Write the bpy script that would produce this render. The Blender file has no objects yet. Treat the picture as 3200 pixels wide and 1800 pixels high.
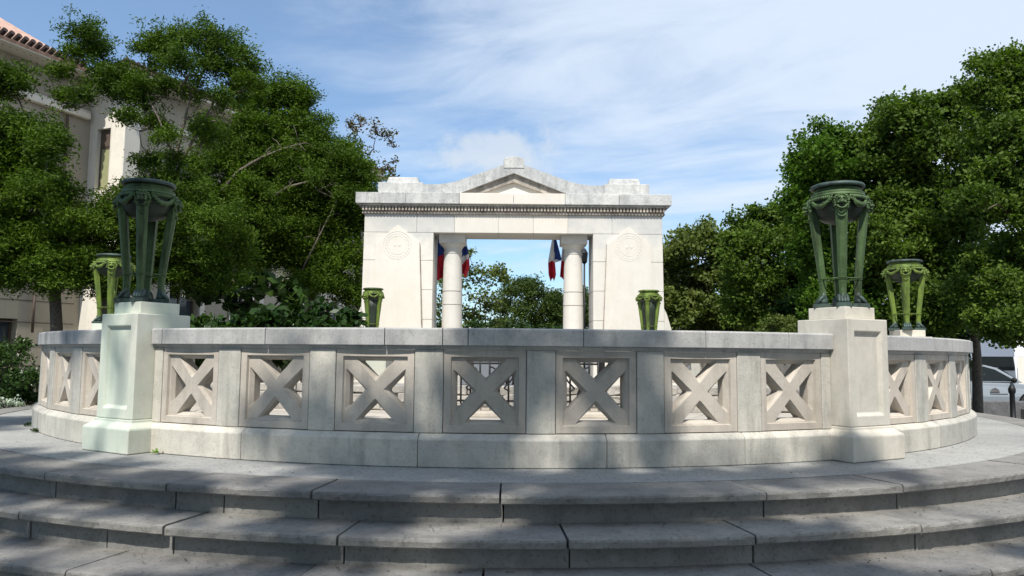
import bpy, bmesh, math, random
import numpy as np
from mathutils import Vector, Matrix
PI=math.pi; R=math.radians
rnd=random.Random(7); rng=np.random.default_rng(11)
sc=bpy.context.scene; COL=sc.collection
# ------------------------------------------------------------------ camera model
EYE=0.807; FPX=2335.0; PITCH=0.0891; ROLL=0.0084
CX,CY=-0.07,11.52            # centre of the round balustrade
AX=-1.16                     # its axis, degrees
def P(xd,yd,Y):
    """world point at depth Y seen at (xd,yd) in a 2576 px wide view: used to place far things at their own distance"""
    u=xd*1.24224-1600; v=yd*1.24224-900
    c,s=math.cos(ROLL),math.sin(ROLL); a=u*c+v*s; b=-u*s+v*c
    x=a/FPX; zc=-b/FPX; cp,sp=math.cos(PITCH),math.sin(PITCH)
    y=cp-zc*sp; z=sp+zc*cp; k=Y/y
    return Vector((x*k,Y,z*k+EYE))
cam=bpy.data.cameras.new('camera'); co=bpy.data.objects.new('camera',cam); COL.objects.link(co); sc.camera=co
cam.lens=FPX/3200*36; cam.sensor_width=36; cam.clip_end=2000; cam.clip_start=.05
Rv=Vector((1,0,0)); F=Vector((0,math.cos(PITCH),math.sin(PITCH))); U=Vector((0,-math.sin(PITCH),math.cos(PITCH)))
c,s=math.cos(ROLL),math.sin(ROLL); r_=Rv*c+U*s; u_=U*c-Rv*s
M=Matrix((r_,u_,-F)).transposed().to_4x4(); M.translation=Vector((0,0,EYE)); co.matrix_world=M

# ------------------------------------------------------------------ helpers
def tag(o,label=None,cat=None,group=None,kind=None):
    if label: o['label']=label
    if cat: o['category']=cat
    if group: o['group']=group
    if kind: o['kind']=kind
    return o
def empty(name,loc=(0,0,0),rz=0,label=None,cat=None,group=None):
    o=bpy.data.objects.new(name,None); COL.objects.link(o); o.location=loc; o.rotation_euler=(0,0,rz); o.empty_display_size=.1
    return tag(o,label,cat,group)
def link(name,me,mats,parent=None,smooth=False):
    if not isinstance(mats,(list,tuple)): mats=[mats]
    for m in mats: me.materials.append(m)
    o=bpy.data.objects.new(name,me); COL.objects.link(o)
    if parent: o.parent=parent
    if smooth:
        me.polygons.foreach_set('use_smooth',[True]*len(me.polygons)); me.update()
    return o
def fin(name,bm,mats,parent=None,smooth=False,bevel=0,seg=2,recalc=True,angle=30):
    if recalc: bmesh.ops.recalc_face_normals(bm,faces=bm.faces)
    me=bpy.data.meshes.new(name); bm.to_mesh(me); bm.free()
    o=link(name,me,mats,parent,smooth)
    if bevel:
        b=o.modifiers.new('bevel','BEVEL'); b.width=bevel; b.segments=seg; b.limit_method='ANGLE'; b.angle_limit=R(angle)
        b.harden_normals=False
    return o
def box(bm,x0,x1,y0,y1,z0,z1,m=None,mi=0):
    vs=[bm.verts.new((x,y,z)) for z in(z0,z1) for y in(y0,y1) for x in(x0,x1)]
    if m is not None:
        for v in vs: v.co=m@v.co
    for q in((0,2,3,1),(4,5,7,6),(0,1,5,4),(2,6,7,3),(0,4,6,2),(1,3,7,5)):
        f=bm.faces.new([vs[i] for i in q]); f.material_index=mi
    return vs
def prism(bm,pts,y0,y1,mi=0,m=None):
    """pts (x,z) closed outline, extruded in y"""
    a=[bm.verts.new((x,y0,z)) for x,z in pts]; b=[bm.verts.new((x,y1,z)) for x,z in pts]
    if m is not None:
        for v in a+b: v.co=m@v.co
    n=len(pts); fs=[bm.faces.new(a),bm.faces.new(b[::-1])]
    for i in range(n): fs.append(bm.faces.new((a[i],b[i],b[(i+1)%n],a[(i+1)%n])))
    for f in fs: f.material_index=mi
def lathe(bm,prof,n=40,c=(0,0,0),cap=True,jit=0):
    rings=[]
    for r,z in prof:
        rings.append([bm.verts.new((c[0]+r*math.cos(2*PI*i/n),c[1]+r*math.sin(2*PI*i/n),c[2]+z)) for i in range(n)])
    for a,b in zip(rings,rings[1:]):
        for i in range(n): bm.faces.new((a[i],a[(i+1)%n],b[(i+1)%n],b[i]))
    if cap: bm.faces.new(rings[0][::-1]); bm.faces.new(rings[-1])
def tube(bm,pts,rads,n=6,flat=1.0,mi=0):
    pts=[Vector(p) for p in pts]; rings=[]; prev=None
    for i,p in enumerate(pts):
        t=(pts[min(i+1,len(pts)-1)]-pts[max(i-1,0)]).normalized()
        if prev is None: a=t.orthogonal().normalized()
        else: a=(prev-t*prev.dot(t)).normalized()
        prev=a; b=t.cross(a); r=rads[i] if isinstance(rads,(list,tuple)) else rads
        rings.append([bm.verts.new(p+(a*math.cos(2*PI*k/n)+b*math.sin(2*PI*k/n)*flat)*r) for k in range(n)])
    for a,b in zip(rings,rings[1:]):
        for i in range(n):
            f=bm.faces.new((a[i],a[(i+1)%n],b[(i+1)%n],b[i])); f.material_index=mi; f.smooth=True
    for q in(rings[0][::-1],rings[-1]):
        f=bm.faces.new(q); f.material_index=mi
def pol(a,r,z=0):
    """angle in degrees from the side nearest the viewer, radius"""
    t=R(a); return Vector((CX+r*math.sin(t),CY-r*math.cos(t),z))
def sweep(bm,prof,a0,a1,step=1.2,jit=0,z0=0):
    n=max(1,int(math.ceil(abs(a1-a0)/step))); rings=[]
    for i in range(n+1):
        a=a0+(a1-a0)*i/n; ring=[]
        for (r,z) in prof:
            j=jit; ring.append(bm.verts.new(pol(a,r+rnd.uniform(-j,j),z+z0+rnd.uniform(-j,j)*.5)))
        rings.append(ring)
    m=len(prof)
    for a,b in zip(rings,rings[1:]):
        for i in range(m): bm.faces.new((a[i],b[i],b[(i+1)%m],a[(i+1)%m]))
    bm.faces.new(rings[0][::-1]); bm.faces.new(rings[-1])
def joints(a0,a1,lo,hi,rr):
    out=[a0]; 
    while a1-out[-1]>hi: out.append(out[-1]+rr.uniform(lo,hi))
    if a1-out[-1]<lo*.5 and len(out)>1: out.pop()
    out.append(a1); return out
def blocks(bm,prof,a0,a1,lo,hi,gap,rr,step=1.2,jit=0,hjit=0):
    js=joints(a0,a1,lo,hi,rr)
    for a,b in zip(js,js[1:]):
        dz=rr.uniform(-hjit,hjit); sweep(bm,prof,a+gap/2,b-gap/2,step,jit,dz)

# ------------------------------------------------------------------ materials
def newmat(name):
    m=bpy.data.materials.new(name); m.use_nodes=True; nt=m.node_tree
    for n in list(nt.nodes): nt.nodes.remove(n)
    out=nt.nodes.new('ShaderNodeOutputMaterial'); return m,nt,out
def N(nt,t,**k):
    n=nt.nodes.new(t)
    for a,b in k.items():
        if a in n.inputs.keys(): n.inputs[a].default_value=b
        else: setattr(n,a,b)
    return n
def ramp(nt,src,stops):
    r=nt.nodes.new('ShaderNodeValToRGB'); e=r.color_ramp.elements
    while len(e)<len(stops): e.new(.5)
    for i,(p,c) in enumerate(stops):
        e[i].position=p; e[i].color=(*c,1) if len(c)==3 else c
    nt.links.new(src,r.inputs[0]); return r
def noise(nt,scale,detail=4,rough=.6,vec=None,stretch=None):
    g=nt.nodes.new('ShaderNodeNewGeometry'); src=g.outputs['Position']
    if stretch:
        mp=nt.nodes.new('ShaderNodeMapping'); mp.inputs['Scale'].default_value=stretch; nt.links.new(src,mp.inputs[0]); src=mp.outputs[0]
    n=nt.nodes.new('ShaderNodeTexNoise'); n.inputs['Scale'].default_value=scale; n.inputs['Detail'].default_value=detail; n.inputs['Roughness'].default_value=rough
    nt.links.new(src,n.inputs['Vector']); return n
def mix(nt,fac,a,b,mode='MIX'):
    m=nt.nodes.new('ShaderNodeMix'); m.data_type='RGBA'; m.blend_type=mode; m.clamp_factor=True
    for s,v in((0,fac),(6,a),(7,b)):
        if hasattr(v,'links') or hasattr(v,'is_linked'): nt.links.new(v,m.inputs[s])
        else: m.inputs[s].default_value=v if s==0 else (*v,1)
    return m.outputs[2]
W1=(0,0,0);W2=(1,1,1)
def stone(name,base,alt,dirt=(.16,.155,.14),dirt_amt=.6,streak=.5,speck=.5,green=0,rough=.8,bump=.25,spscale=60,top=None,patch=1.1,isl=.13):
    m,nt,out=newmat(name)
    n1=noise(nt,patch,5,.65); n2=noise(nt,6,6,.7); n3=noise(nt,spscale,3,.6); n4=noise(nt,3.2,5,.7,stretch=(2.2,2.2,.28))
    r1=ramp(nt,n1.outputs[0],[(.35,W1),(.68,W2)])
    col=mix(nt,r1.outputs[0],base,alt)
    r2=ramp(nt,n2.outputs[0],[(.45,W1),(.8,(dirt_amt,)*3)])
    col=mix(nt,r2.outputs[0],col,dirt)
    r4=ramp(nt,n4.outputs[0],[(.5,W1),(.78,(streak,)*3)])
    col=mix(nt,r4.outputs[0],col,dirt)
    if green:
        n5=noise(nt,1.6,4,.6,stretch=(1,1,.5)); r5=ramp(nt,n5.outputs[0],[(.35,W1),(.62,(green,)*3)])
        col=mix(nt,r5.outputs[0],col,(.42,.56,.47))
    r3=ramp(nt,n3.outputs[0],[(.55,W2),(.72,(1-speck,)*3)])
    col=mix(nt,1.0,col,r3.outputs[0],'MULTIPLY')
    gi=nt.nodes.new('ShaderNodeNewGeometry'); ri=ramp(nt,gi.outputs['Random Per Island'],[(0,(1-isl,1-isl,1-isl*.9)),(1,(1+isl*.7,1+isl*.62,1+isl*.4))])
    col=mix(nt,1.0,col,ri.outputs[0],'MULTIPLY')
    oi=nt.nodes.new('ShaderNodeObjectInfo'); ro=ramp(nt,oi.outputs['Random'],[(0,(.92,.925,.93)),(1,(1.05,1.04,1.03))]); col=mix(nt,1.0,col,ro.outputs[0],'MULTIPLY')
    if top:
        g=nt.nodes.new('ShaderNodeNewGeometry'); sx=nt.nodes.new('ShaderNodeSeparateXYZ'); nt.links.new(g.outputs['Position'],sx.inputs[0])
        # weathering by height and by noise: the crown of the monument carries grey lichen
        mr=nt.nodes.new('ShaderNodeMapRange'); mr.inputs[1].default_value=top[0]; mr.inputs[2].default_value=top[1]; nt.links.new(sx.outputs[2],mr.inputs[0])
        nn=noise(nt,1.4,6,.7); ad=N(nt,'ShaderNodeMath',operation='MULTIPLY_ADD'); nt.links.new(nn.outputs[0],ad.inputs[0]); ad.inputs[1].default_value=1.6; nt.links.new(mr.outputs[0],ad.inputs[2])
        rr=ramp(nt,ad.outputs[0],[(.98,W1),(1.0,(.0,)*3)]); 
        mr2=nt.nodes.new('ShaderNodeMapRange'); mr2.inputs[1].default_value=1.05; mr2.inputs[2].default_value=1.55; mr2.inputs[4].default_value=.8; nt.links.new(ad.outputs[0],mr2.inputs[0])
        col=mix(nt,mr2.outputs[0],col,top[2])
    bs=N(nt,'ShaderNodeBsdfPrincipled'); bs.inputs['Roughness'].default_value=rough
    nt.links.new(col,bs.inputs['Base Color'])
    ad=N(nt,'ShaderNodeMath',operation='ADD'); nt.links.new(n2.outputs[0],ad.inputs[0])
    mu=N(nt,'ShaderNodeMath',operation='MULTIPLY'); nt.links.new(n3.outputs[0],mu.inputs[0]); mu.inputs[1].default_value=.35; nt.links.new(mu.outputs[0],ad.inputs[1])
    bp=N(nt,'ShaderNodeBump'); bp.inputs['Strength'].default_value=bump; bp.inputs['Distance'].default_value=.02
    nt.links.new(ad.outputs[0],bp.inputs['Height']); nt.links.new(bp.outputs[0],bs.inputs['Normal'])
    nt.links.new(bs.outputs[0],out.inputs[0]); return m
def simple(name,col,rough=.6,metal=0,var=.25,scale=8,spec=.5,bump=0,emit=None,trans=0):
    m,nt,out=newmat(name); n=noise(nt,scale,4,.6)
    r=ramp(nt,n.outputs[0],[(.3,tuple(c*(1-var) for c in col)),(.7,tuple(min(1,c*(1+var)) for c in col))])
    bs=N(nt,'ShaderNodeBsdfPrincipled'); bs.inputs['Roughness'].default_value=rough; bs.inputs['Metallic'].default_value=metal
    bs.inputs['Specular IOR Level'].default_value=spec
    nt.links.new(r.outputs[0],bs.inputs['Base Color'])
    if bump:
        bp=N(nt,'ShaderNodeBump'); bp.inputs['Strength'].default_value=bump; bp.inputs['Distance'].default_value=.01
        nt.links.new(n.outputs[0],bp.inputs['Height']); nt.links.new(bp.outputs[0],bs.inputs['Normal'])
    nt.links.new(bs.outputs[0],out.inputs[0]); return m
def leafmat(name,dark,light,trans=.3,hue=None,scale=.9,rough=.6,spec=.18):
    m,nt,out=newmat(name); g=nt.nodes.new('ShaderNodeNewGeometry'); n=noise(nt,scale,3,.6)
    n2=noise(nt,.33,3,.6); r=ramp(nt,mix(nt,.45,n.outputs[0],n2.outputs[0]),[(.38,dark),(.52,tuple((a+b)/2 for a,b in zip(dark,light))),(.64,light)])
    rr=ramp(nt,g.outputs['Random Per Island'],[(0,(.72,.72,.68)),(.85,(1.1,1.1,1)),(1,(1.3,1.22,1.05))])
    col=mix(nt,1.0,r.outputs[0],rr.outputs[0],'MULTIPLY')
    bs=N(nt,'ShaderNodeBsdfPrincipled'); bs.inputs['Roughness'].default_value=rough; bs.inputs['Specular IOR Level'].default_value=spec
    tr=N(nt,'ShaderNodeBsdfTranslucent'); nt.links.new(col,bs.inputs['Base Color'])
    c2=mix(nt,1.0,col,(1.1,1.35,.35),'MULTIPLY'); nt.links.new(c2,tr.inputs[0])
    mx=N(nt,'ShaderNodeMixShader'); mx.inputs[0].default_value=trans
    nt.links.new(bs.outputs[0],mx.inputs[1]); nt.links.new(tr.outputs[0],mx.inputs[2]); nt.links.new(mx.outputs[0],out.inputs[0]); return m
M_={}
M_['bal']=stone('balustrade_stone',(.54,.515,.455),(.42,.41,.37),dirt=(.17,.165,.145),dirt_amt=.5,streak=.7,speck=.25,bump=.22,patch=.8)
M_['panel']=stone('panel_stone',(.56,.51,.44),(.46,.41,.345),dirt=(.20,.18,.15),dirt_amt=.4,streak=.5,speck=.15,bump=.15,patch=.9)
M_['coping']=stone('coping_stone',(.47,.46,.435),(.35,.355,.355),dirt=(.15,.155,.16),dirt_amt=.55,streak=.65,speck=.3,bump=.2,patch=.7)
M_['pier']=stone('pier_stone',(.60,.56,.485),(.52,.50,.44),dirt=(.27,.25,.20),dirt_amt=.45,streak=.5,speck=.1,bump=.1)
M_['pierg']=stone('pier_stone_green',(.60,.60,.52),(.52,.54,.47),dirt=(.26,.30,.22),dirt_amt=.3,streak=.35,speck=.1,green=.45,bump=.1)
M_['step']=stone('step_stone',(.25,.242,.225),(.16,.157,.15),dirt=(.075,.07,.06),dirt_amt=.7,streak=.1,speck=.45,bump=.5,spscale=45,patch=.6)
M_['terr']=stone('terrace_stone',(.31,.315,.31),(.22,.225,.225),dirt=(.12,.12,.12),dirt_amt=.4,streak=.0,speck=.6,bump=.7,spscale=38,patch=.6)
M_['mon']=stone('monument_stone',isl=.05,base=(.645,.62,.57),alt=(.60,.572,.515),dirt=(.45,.43,.40),dirt_amt=.22,streak=.35,speck=.05,bump=.08,top=(2.5,4.9,(.40,.41,.41)),spscale=20)
M_['monl']=stone('monument_lichen_stone',isl=.05,base=(.56,.56,.54),alt=(.40,.41,.41),dirt=(.20,.20,.20),dirt_amt=.65,streak=.7,speck=.35,bump=.25,spscale=25,patch=2)
M_['mond']=stone('monument_stain_and_shade_stone',(.50,.45,.39),(.30,.26,.22),dirt=(.08,.07,.06),dirt_amt=.8,streak=.8,speck=.25,bump=.3,spscale=25,patch=2)
M_['monc']=stone('monument_clean_stone',isl=.05,base=(.65,.62,.565),alt=(.61,.57,.505),dirt=(.45,.42,.38),dirt_amt=.2,streak=.25,speck=.05,bump=.08,spscale=20)
M_['floor']=stone('court_paving',(.47,.43,.37),(.36,.33,.29),dirt=(.18,.165,.14),speck=.2,bump=.3,streak=0)
M_['rub']=stone('rubble_stone',(.46,.43,.38),(.30,.285,.26),dirt=(.15,.14,.13),dirt_amt=.7,streak=.1,speck=.35,bump=.8,patch=3)
M_['bw']=stone('building_render',(.43,.385,.30),(.38,.335,.27),dirt=(.34,.31,.26),dirt_amt=.25,streak=.35,speck=.05,bump=.05,patch=.3,spscale=10)
M_['bt']=stone('building_trim',(.72,.68,.60),(.64,.60,.53),dirt=(.38,.35,.3),dirt_amt=.25,streak=.3,speck=.05,bump=.05,patch=.4,spscale=10)
M_['asph']=stone('plaza_asphalt',(.13,.13,.13),(.09,.09,.09),dirt=(.05,.05,.05),speck=.4,bump=.3,streak=0)
M_['soil']=stone('soil',(.06,.055,.035),(.04,.045,.025),dirt=(.03,.03,.02),speck=.4,bump=.6,streak=0)
M_['tile']=simple('roof_tile',(.46,.29,.22),.85,var=.35,scale=6,bump=.4)
M_['tiled']=simple('eave_tile',(.035,.022,.02),.9,var=.4,scale=12)
M_['iron']=simple('black_iron',(.012,.012,.014),.5,.4,var=.2)
M_['bark']=simple('bark',(.085,.07,.055),.9,var=.5,scale=20,bump=.8)
M_['barkl']=simple('pale_bark',(.12,.10,.078),.9,var=.4,scale=20,bump=.8)
M_['dark']=simple('dark_interior',(.015,.014,.013),.8)
M_['glass']=simple('window_glass',(.03,.045,.06),.08,var=.1,spec=1)
M_['blind']=simple('olive_blind',(.27,.27,.14),.7,var=.08)
M_['frame']=simple('brown_frame',(.09,.065,.05),.6,var=.2)
M_['white']=simple('white_paint',(.72,.73,.75),.35,var=.03)
M_['cloth']=simple('white_canvas',(.8,.81,.84),.8,var=.03)
M_['fb']=simple('flag_blue',(.015,.045,.24),.8,var=.2,scale=9)
M_['fw']=simple('flag_white',(.72,.72,.75),.8,var=.1,scale=9)
M_['fr']=simple('flag_red',(.5,.012,.03),.8,var=.25,scale=9)
M_['tyre']=simple('tyre_rubber',(.02,.02,.02),.8)
M_['rim']=simple('wheel_rim',(.4,.4,.42),.35,.8)
M_['car']=simple('car_paint',(.22,.25,.28),.25,var=.03)
M_['carg']=simple('car_glass',(.010,.014,.015),.12,var=.1,spec=.25)
M_['dgrey']=simple('dark_kerb',(.10,.10,.105),.8,var=.3,bump=.3)
M_['head']=simple('headlight',(.6,.63,.66),.1,var=.05,spec=1)
def bronze(name,a,b,d):
    m,nt,out=newmat(name); n1=noise(nt,9,6,.7); n2=noise(nt,45,4,.7); n3=noise(nt,5,5,.65,stretch=(3,3,.35))
    col=mix(nt,ramp(nt,n1.outputs[0],[(.35,W1),(.65,W2)]).outputs[0],a,b)
    col=mix(nt,ramp(nt,n3.outputs[0],[(.48,W1),(.68,(.85,)*3)]).outputs[0],col,d)
    col=mix(nt,ramp(nt,n2.outputs[0],[(.55,W1),(.75,(.5,)*3)]).outputs[0],col,d)
    bs=N(nt,'ShaderNodeBsdfPrincipled'); bs.inputs['Roughness'].default_value=.55; bs.inputs['Metallic'].default_value=.25
    nt.links.new(col,bs.inputs['Base Color']); bp=N(nt,'ShaderNodeBump'); bp.inputs['Strength'].default_value=.5; bp.inputs['Distance'].default_value=.006
    nt.links.new(n2.outputs[0],bp.inputs['Height']); nt.links.new(bp.outputs[0],bs.inputs['Normal']); nt.links.new(bs.outputs[0],out.inputs[0]); return m
M_['br']=bronze('bronze_patina',(.045,.088,.022),(.078,.13,.05),(.016,.024,.008))
M_['brm']=bronze('bronze_moss',(.17,.235,.03),(.11,.17,.035),(.02,.035,.010))
M_['brd']=bronze('bronze_dark',(.02,.032,.02),(.035,.05,.032),(.008,.01,.008))
M_['brf']=bronze('bronze_foot',(.06,.10,.085),(.03,.045,.04),(.012,.016,.015))

# ------------------------------------------------------------------ ground, terrace, steps
GZ=-.85
bm=bmesh.new(); bmesh.ops.create_grid(bm,x_segments=2,y_segments=2,size=400)
for v in bm.verts: v.co.z=GZ; v.co.y+=150
tag(fin('ground',bm,M_['asph'],recalc=False),kind='structure')
RN=[7.125,7.45,7.81,8.17,8.53]; RISE=.17
def px_of(a,rad,z):
    d=pol(a,rad,z)-Vector((0,0,EYE)); cp,sp=math.cos(PITCH),math.sin(PITCH); y=d.y*cp+d.z*sp; w=-d.y*sp+d.z*cp
    u=d.x/y*FPX; v=-w/y*FPX; return 1600+u*math.cos(ROLL)-v*math.sin(ROLL)
def ang_at(px,rad,z):
    lo,hi=-50,50
    for _ in range(40):
        m_=(lo+hi)/2
        if px_of(m_,rad,z)<px: lo=m_
        else: hi=m_
    return (lo+hi)/2
JX=[[140,519,972,1563,2396,2822],[58,510,1053,1774,2362,2880],[205,885,1500,2470,3100],[400,1200,2100,2900],[600,1500,2500]]
def blocks_at(bm,prof,js,gap,step,jit=0,hjit=0,rr=random.Random(2)):
    for a,b in zip(js,js[1:]): sweep(bm,prof,a+gap/2*rr.uniform(.6,1.6),b-gap/2,step,jit,rr.uniform(-hjit,hjit))
bm=bmesh.new(); rr=random.Random(3)
for k,rad in enumerate(RN):
    z=-k*RISE; inn=6.70 if k==0 else RN[k-1]-.16
    # tread slabs with a worn rounded nosing that overhangs the riser
    prof=[(inn,z-.055),(rad-.05,z-.055),(rad-.008,z-.054),(rad,z-.046),(rad+.001,z-.016),(rad-.004,z-.005),(rad-.014,z-.0005),(rad-.03,z),(rad-.12,z),(inn,z)]
    off=[-3,4,-7,2,-5][k]
    mid=[ang_at(px,rad,z) for px in JX[k]]; js=[mid[0]-14*i for i in range(6,0,-1)]+mid+[mid[-1]+14*i for i in range(1,7)]
    blocks_at(bm,prof,js,.10,.35,.0024,.004)
    js2=sorted(js+[ang_at([672,300,1200,700,900][k],rad,z)]); blocks_at(bm,[(rad-.35,z-.17-.03),(rad-.072,z-.17-.03),(rad-.069,z-.062),(rad-.35,z-.062)],[j+.15 for j in js2],.08,.8,.001)
tag(fin('steps',bm,M_['step'],recalc=True),kind='structure')
bm=bmesh.new()
c0=bm.verts.new((CX,CY,.0)); 
rings=[]
for r in (5.6,6.2,6.684):
    rings.append([bm.verts.new(pol(a,r,-.003)) for a in range(0,360,2)])
a=rings[0]
for i in range(180): bm.faces.new((c0,a[i],a[(i+1)%180]))
for q,w in zip(rings,rings[1:]):
    for i in range(180): bm.faces.new((q[i],w[i],w[(i+1)%180],q[(i+1)%180]))
sk=[bm.verts.new(pol(a,6.684,GZ-.02)) for a in range(0,360,2)]
for i in range(180): bm.faces.new((rings[2][i],sk[i],sk[(i+1)%180],rings[2][(i+1)%180]))
tag(fin('terrace',bm,M_['terr']),kind='structure')
# dark mass under the steps so joints read dark
bm=bmesh.new(); sweep(bm,[(6.72,GZ),(7.6,GZ),(6.95,-.25),(6.72,-.07)],-120,120,3)
tag(fin('steps_core',bm,M_['dark']),kind='structure')
# back platform round the rest of the disc
bm=bmesh.new(); sweep(bm,[(6.70,GZ),(9.2,GZ),(9.2,-.012),(6.70,-.012)],121,239,3)
tag(fin('platform',bm,M_['terr']),kind='structure')
# inner court paving, laid in slabs
bm=bmesh.new()
rr=random.Random(5)
for k in range(7):
    r0=.8+k*.72; sweep_r=[(r0+.006,.004),(r0+.714,.004),(r0+.714,.012),(r0+.006,.012)]
    blocks(bm,sweep_r,-180,180,30/(k+1)+4,40/(k+1)+8,.12,rr,4)
tag(fin('court_paving',bm,M_['floor']),kind='structure')

# ------------------------------------------------------------------ balustrade
ZP,ZC=.24,.864
def panel_mesh(w,h):
    """pierced panel lying in x (width), z (height); front at y=0, thickness into +y; moulded frame, X of four splayed triangular openings"""
    bm=bmesh.new(); T=.125
    b=.05; ow,oh=w/2,h/2; fw,fh=ow-b,oh-b
    # outer frame: proud border
    def ringpts(x,z,y): return [bm.verts.new(p) for p in((-x,y,-z),(x,y,-z),(x,y,z),(-x,y,z))]
    A=ringpts(ow,oh,-.0); B=ringpts(fw,fh,0); C=ringpts(fw-.006,fh-.006,.022)
    for p,q in((A,B),(B,C)):
        for i in range(4): bm.faces.new((p[i],p[(i+1)%4],q[(i+1)%4],q[i]))
    Bk=ringpts(ow,oh,T)
    for i in range(4): bm.faces.new((A[i],Bk[i],Bk[(i+1)%4],A[(i+1)%4]))
    # triangular holes
    ap,ba,hw=.076*(w/.608),.226,.146
    def tri(dirn,grow):
        ax,ay=dirn; px,pz=-ay,ax
        sx=(ow-.086)/.218 if abs(ax)>.5 else 1
        pts=[(ap-grow*1.3,0),(ba+grow,-(hw+grow*1.4)),(ba+grow,(hw+grow*1.4))]
        out=[]
        for i in range(3):   # rounded corners
            p0=Vector(pts[i-1]);p1=Vector(pts[i]);p2=Vector(pts[(i+1)%3]); rc=.022 if i else .016
            d0=(p0-p1).normalized()*rc; d2=(p2-p1).normalized()*rc
            for t in(0,.35,.65,1):
                q=(p1+d0)*(1-t)**2+p1*2*t*(1-t)+(p1+d2)*t*t; out.append(q)
        res=[]
        for q in out:
            x=q[0]*ax+q[1]*px; z=q[0]*ay+q[1]*pz
            res.append((x*(fw-.012)/.242 if abs(ax)>.5 else x*(w/.608), z))
        return res
    front=[]; back=[]
    for dn in((1,0),(0,1),(-1,0),(0,-1)):
        big=tri(dn,.012); sm=tri(dn,-.012)
        v0=[bm.verts.new((x,.022,z)) for x,z in big]; v1=[bm.verts.new((x,.052,z)) for x,z in sm]
        v2=[bm.verts.new((x,T,z)) for x,z in sm]; n=len(v0)
        for i in range(n):
            bm.faces.new((v0[i],v0[(i+1)%n],v1[(i+1)%n],v1[i])); bm.faces.new((v1[i],v1[(i+1)%n],v2[(i+1)%n],v2[i]))
        front.append(v0); back.append(v2)
    for outer,holes in((C,front),(Bk,back)):
        es=[]
        for loop in [outer]+holes:
            for i in range(len(loop)):
                e=bm.edges.get((loop[i],loop[(i+1)%len(loop)])) or bm.edges.new((loop[i],loop[(i+1)%len(loop)])); es.append(e)
        bmesh.ops.triangle_fill(bm,use_beauty=True,use_dissolve=False,edges=es)
    bmesh.ops.recalc_face_normals(bm,faces=bm.faces)
    me=bpy.data.meshes.new('panel'); bm.to_mesh(me); bm.free(); return me
RPN=6.046
def balustrade(name,label,a0,a1,n,seed,joint_list=None):
    rr=random.Random(seed); mid=(a0+a1)/2
    root=empty(name,pol(mid,6.0,0),0,label,'balustrade','curved stone balustrade runs between the pedestals')
    inv=Matrix.Translation(-root.location)
    def put(o): o.parent=root; o.matrix_parent_inverse=inv; return o
    bm=bmesh.new()
    prof=[(5.72,0),(6.105,0),(6.108,.19),(6.104,.2),(6.058,.235),(5.77,.235),(5.72,.2)]
    blocks(bm,prof,a0-.3,a1+.3,9,14,.04,rr,.8,0,.0)
    put(fin('plinth',bm,M_['bal'],bevel=.004,seg=1))
    bm=bmesh.new()
    prof=[(5.70,.868),(6.07,.868),(6.098,.870),(6.1,.874),(6.1,.985),(6.096,.993),(6.088,.998),(5.80,1.004),(5.712,.998),(5.70,.985)]
    js=joint_list or joints(a0,a1,9,13,rr)
    js=[a0]+[j for j in js if a0+1<j<a1-1]+[a1]
    for a,b in zip(js,js[1:]): sweep(bm,prof,a+.03,b-.03,.8)
    sweep(bm,[(5.80,.84),(6.05,.84),(6.062,.867),(5.80,.867)],a0,a1,.8)
    put(fin('coping',bm,M_['coping']))
    pitch=(a1-a0+.1)/n; pw=pitch*.735
    w=2*RPN*math.tan(R(pw/2))-.004; me=panel_mesh(w,.596)
    for i in range(n):
        a=a0-.05+pitch*(i+.5)
        o=bpy.data.objects.new('panel',me); 
        if not me.materials: me.materials.append(M_['panel'])
        COL.objects.link(o); put(o); o.location=pol(a,RPN,ZP+.30)-Vector((0,0,0)); o.rotation_euler=(0,0,R(a)) 
        o.location=pol(a,RPN*math.cos(R(pw/2))+.008,ZP+.30)
    for i in range(n+1):
        a=a0-.05+pitch*i; hw=(pitch-pw)/2
        l,r=(a-hw+.03,a+hw-.03)
        if i==0: l=a0+.02
        if i==n: r=a1-.02
        if r-l<.15: continue
        bm=bmesh.new(); z1=.839
        rr2=6.062
        sweep(bm,[(5.82,.237),(rr2,.237),(rr2,z1),(5.82,z1)],l,r,.7)
        put(fin('post',bm,M_['bal'],bevel=.005,seg=1))
    return root
D1,D2,D3=29.4,87.2,148.8
HW=2.32
balustrade('balustrade','front run of pierced stone balustrade with seven X panels between the two tall pedestals',AX-D1+HW,AX+D1-HW,7,1,
           [-27,-17.2,-8.1,-4.05,-2.3,5.6,14.5,21.5,27])
balustrade('balustrade','left run of stone balustrade curving away behind the green stained pedestal',AX-D2+HW+.8,AX-D1-HW,7,2)
balustrade('balustrade','right run of sunlit stone balustrade curving away towards the parked car',AX+D1+HW,AX+D2-HW+1.5,7,3)
balustrade('balustrade','far left run of pierced balustrade glimpsed through the openings, before the fine leaved trees',AX-D3+HW,AX-D2-HW,7,4)
balustrade('balustrade','far right run of pierced balustrade glimpsed through the openings, before the broadleaf trees',AX+D2+HW+1,AX+D3-HW,7,5)

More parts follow.
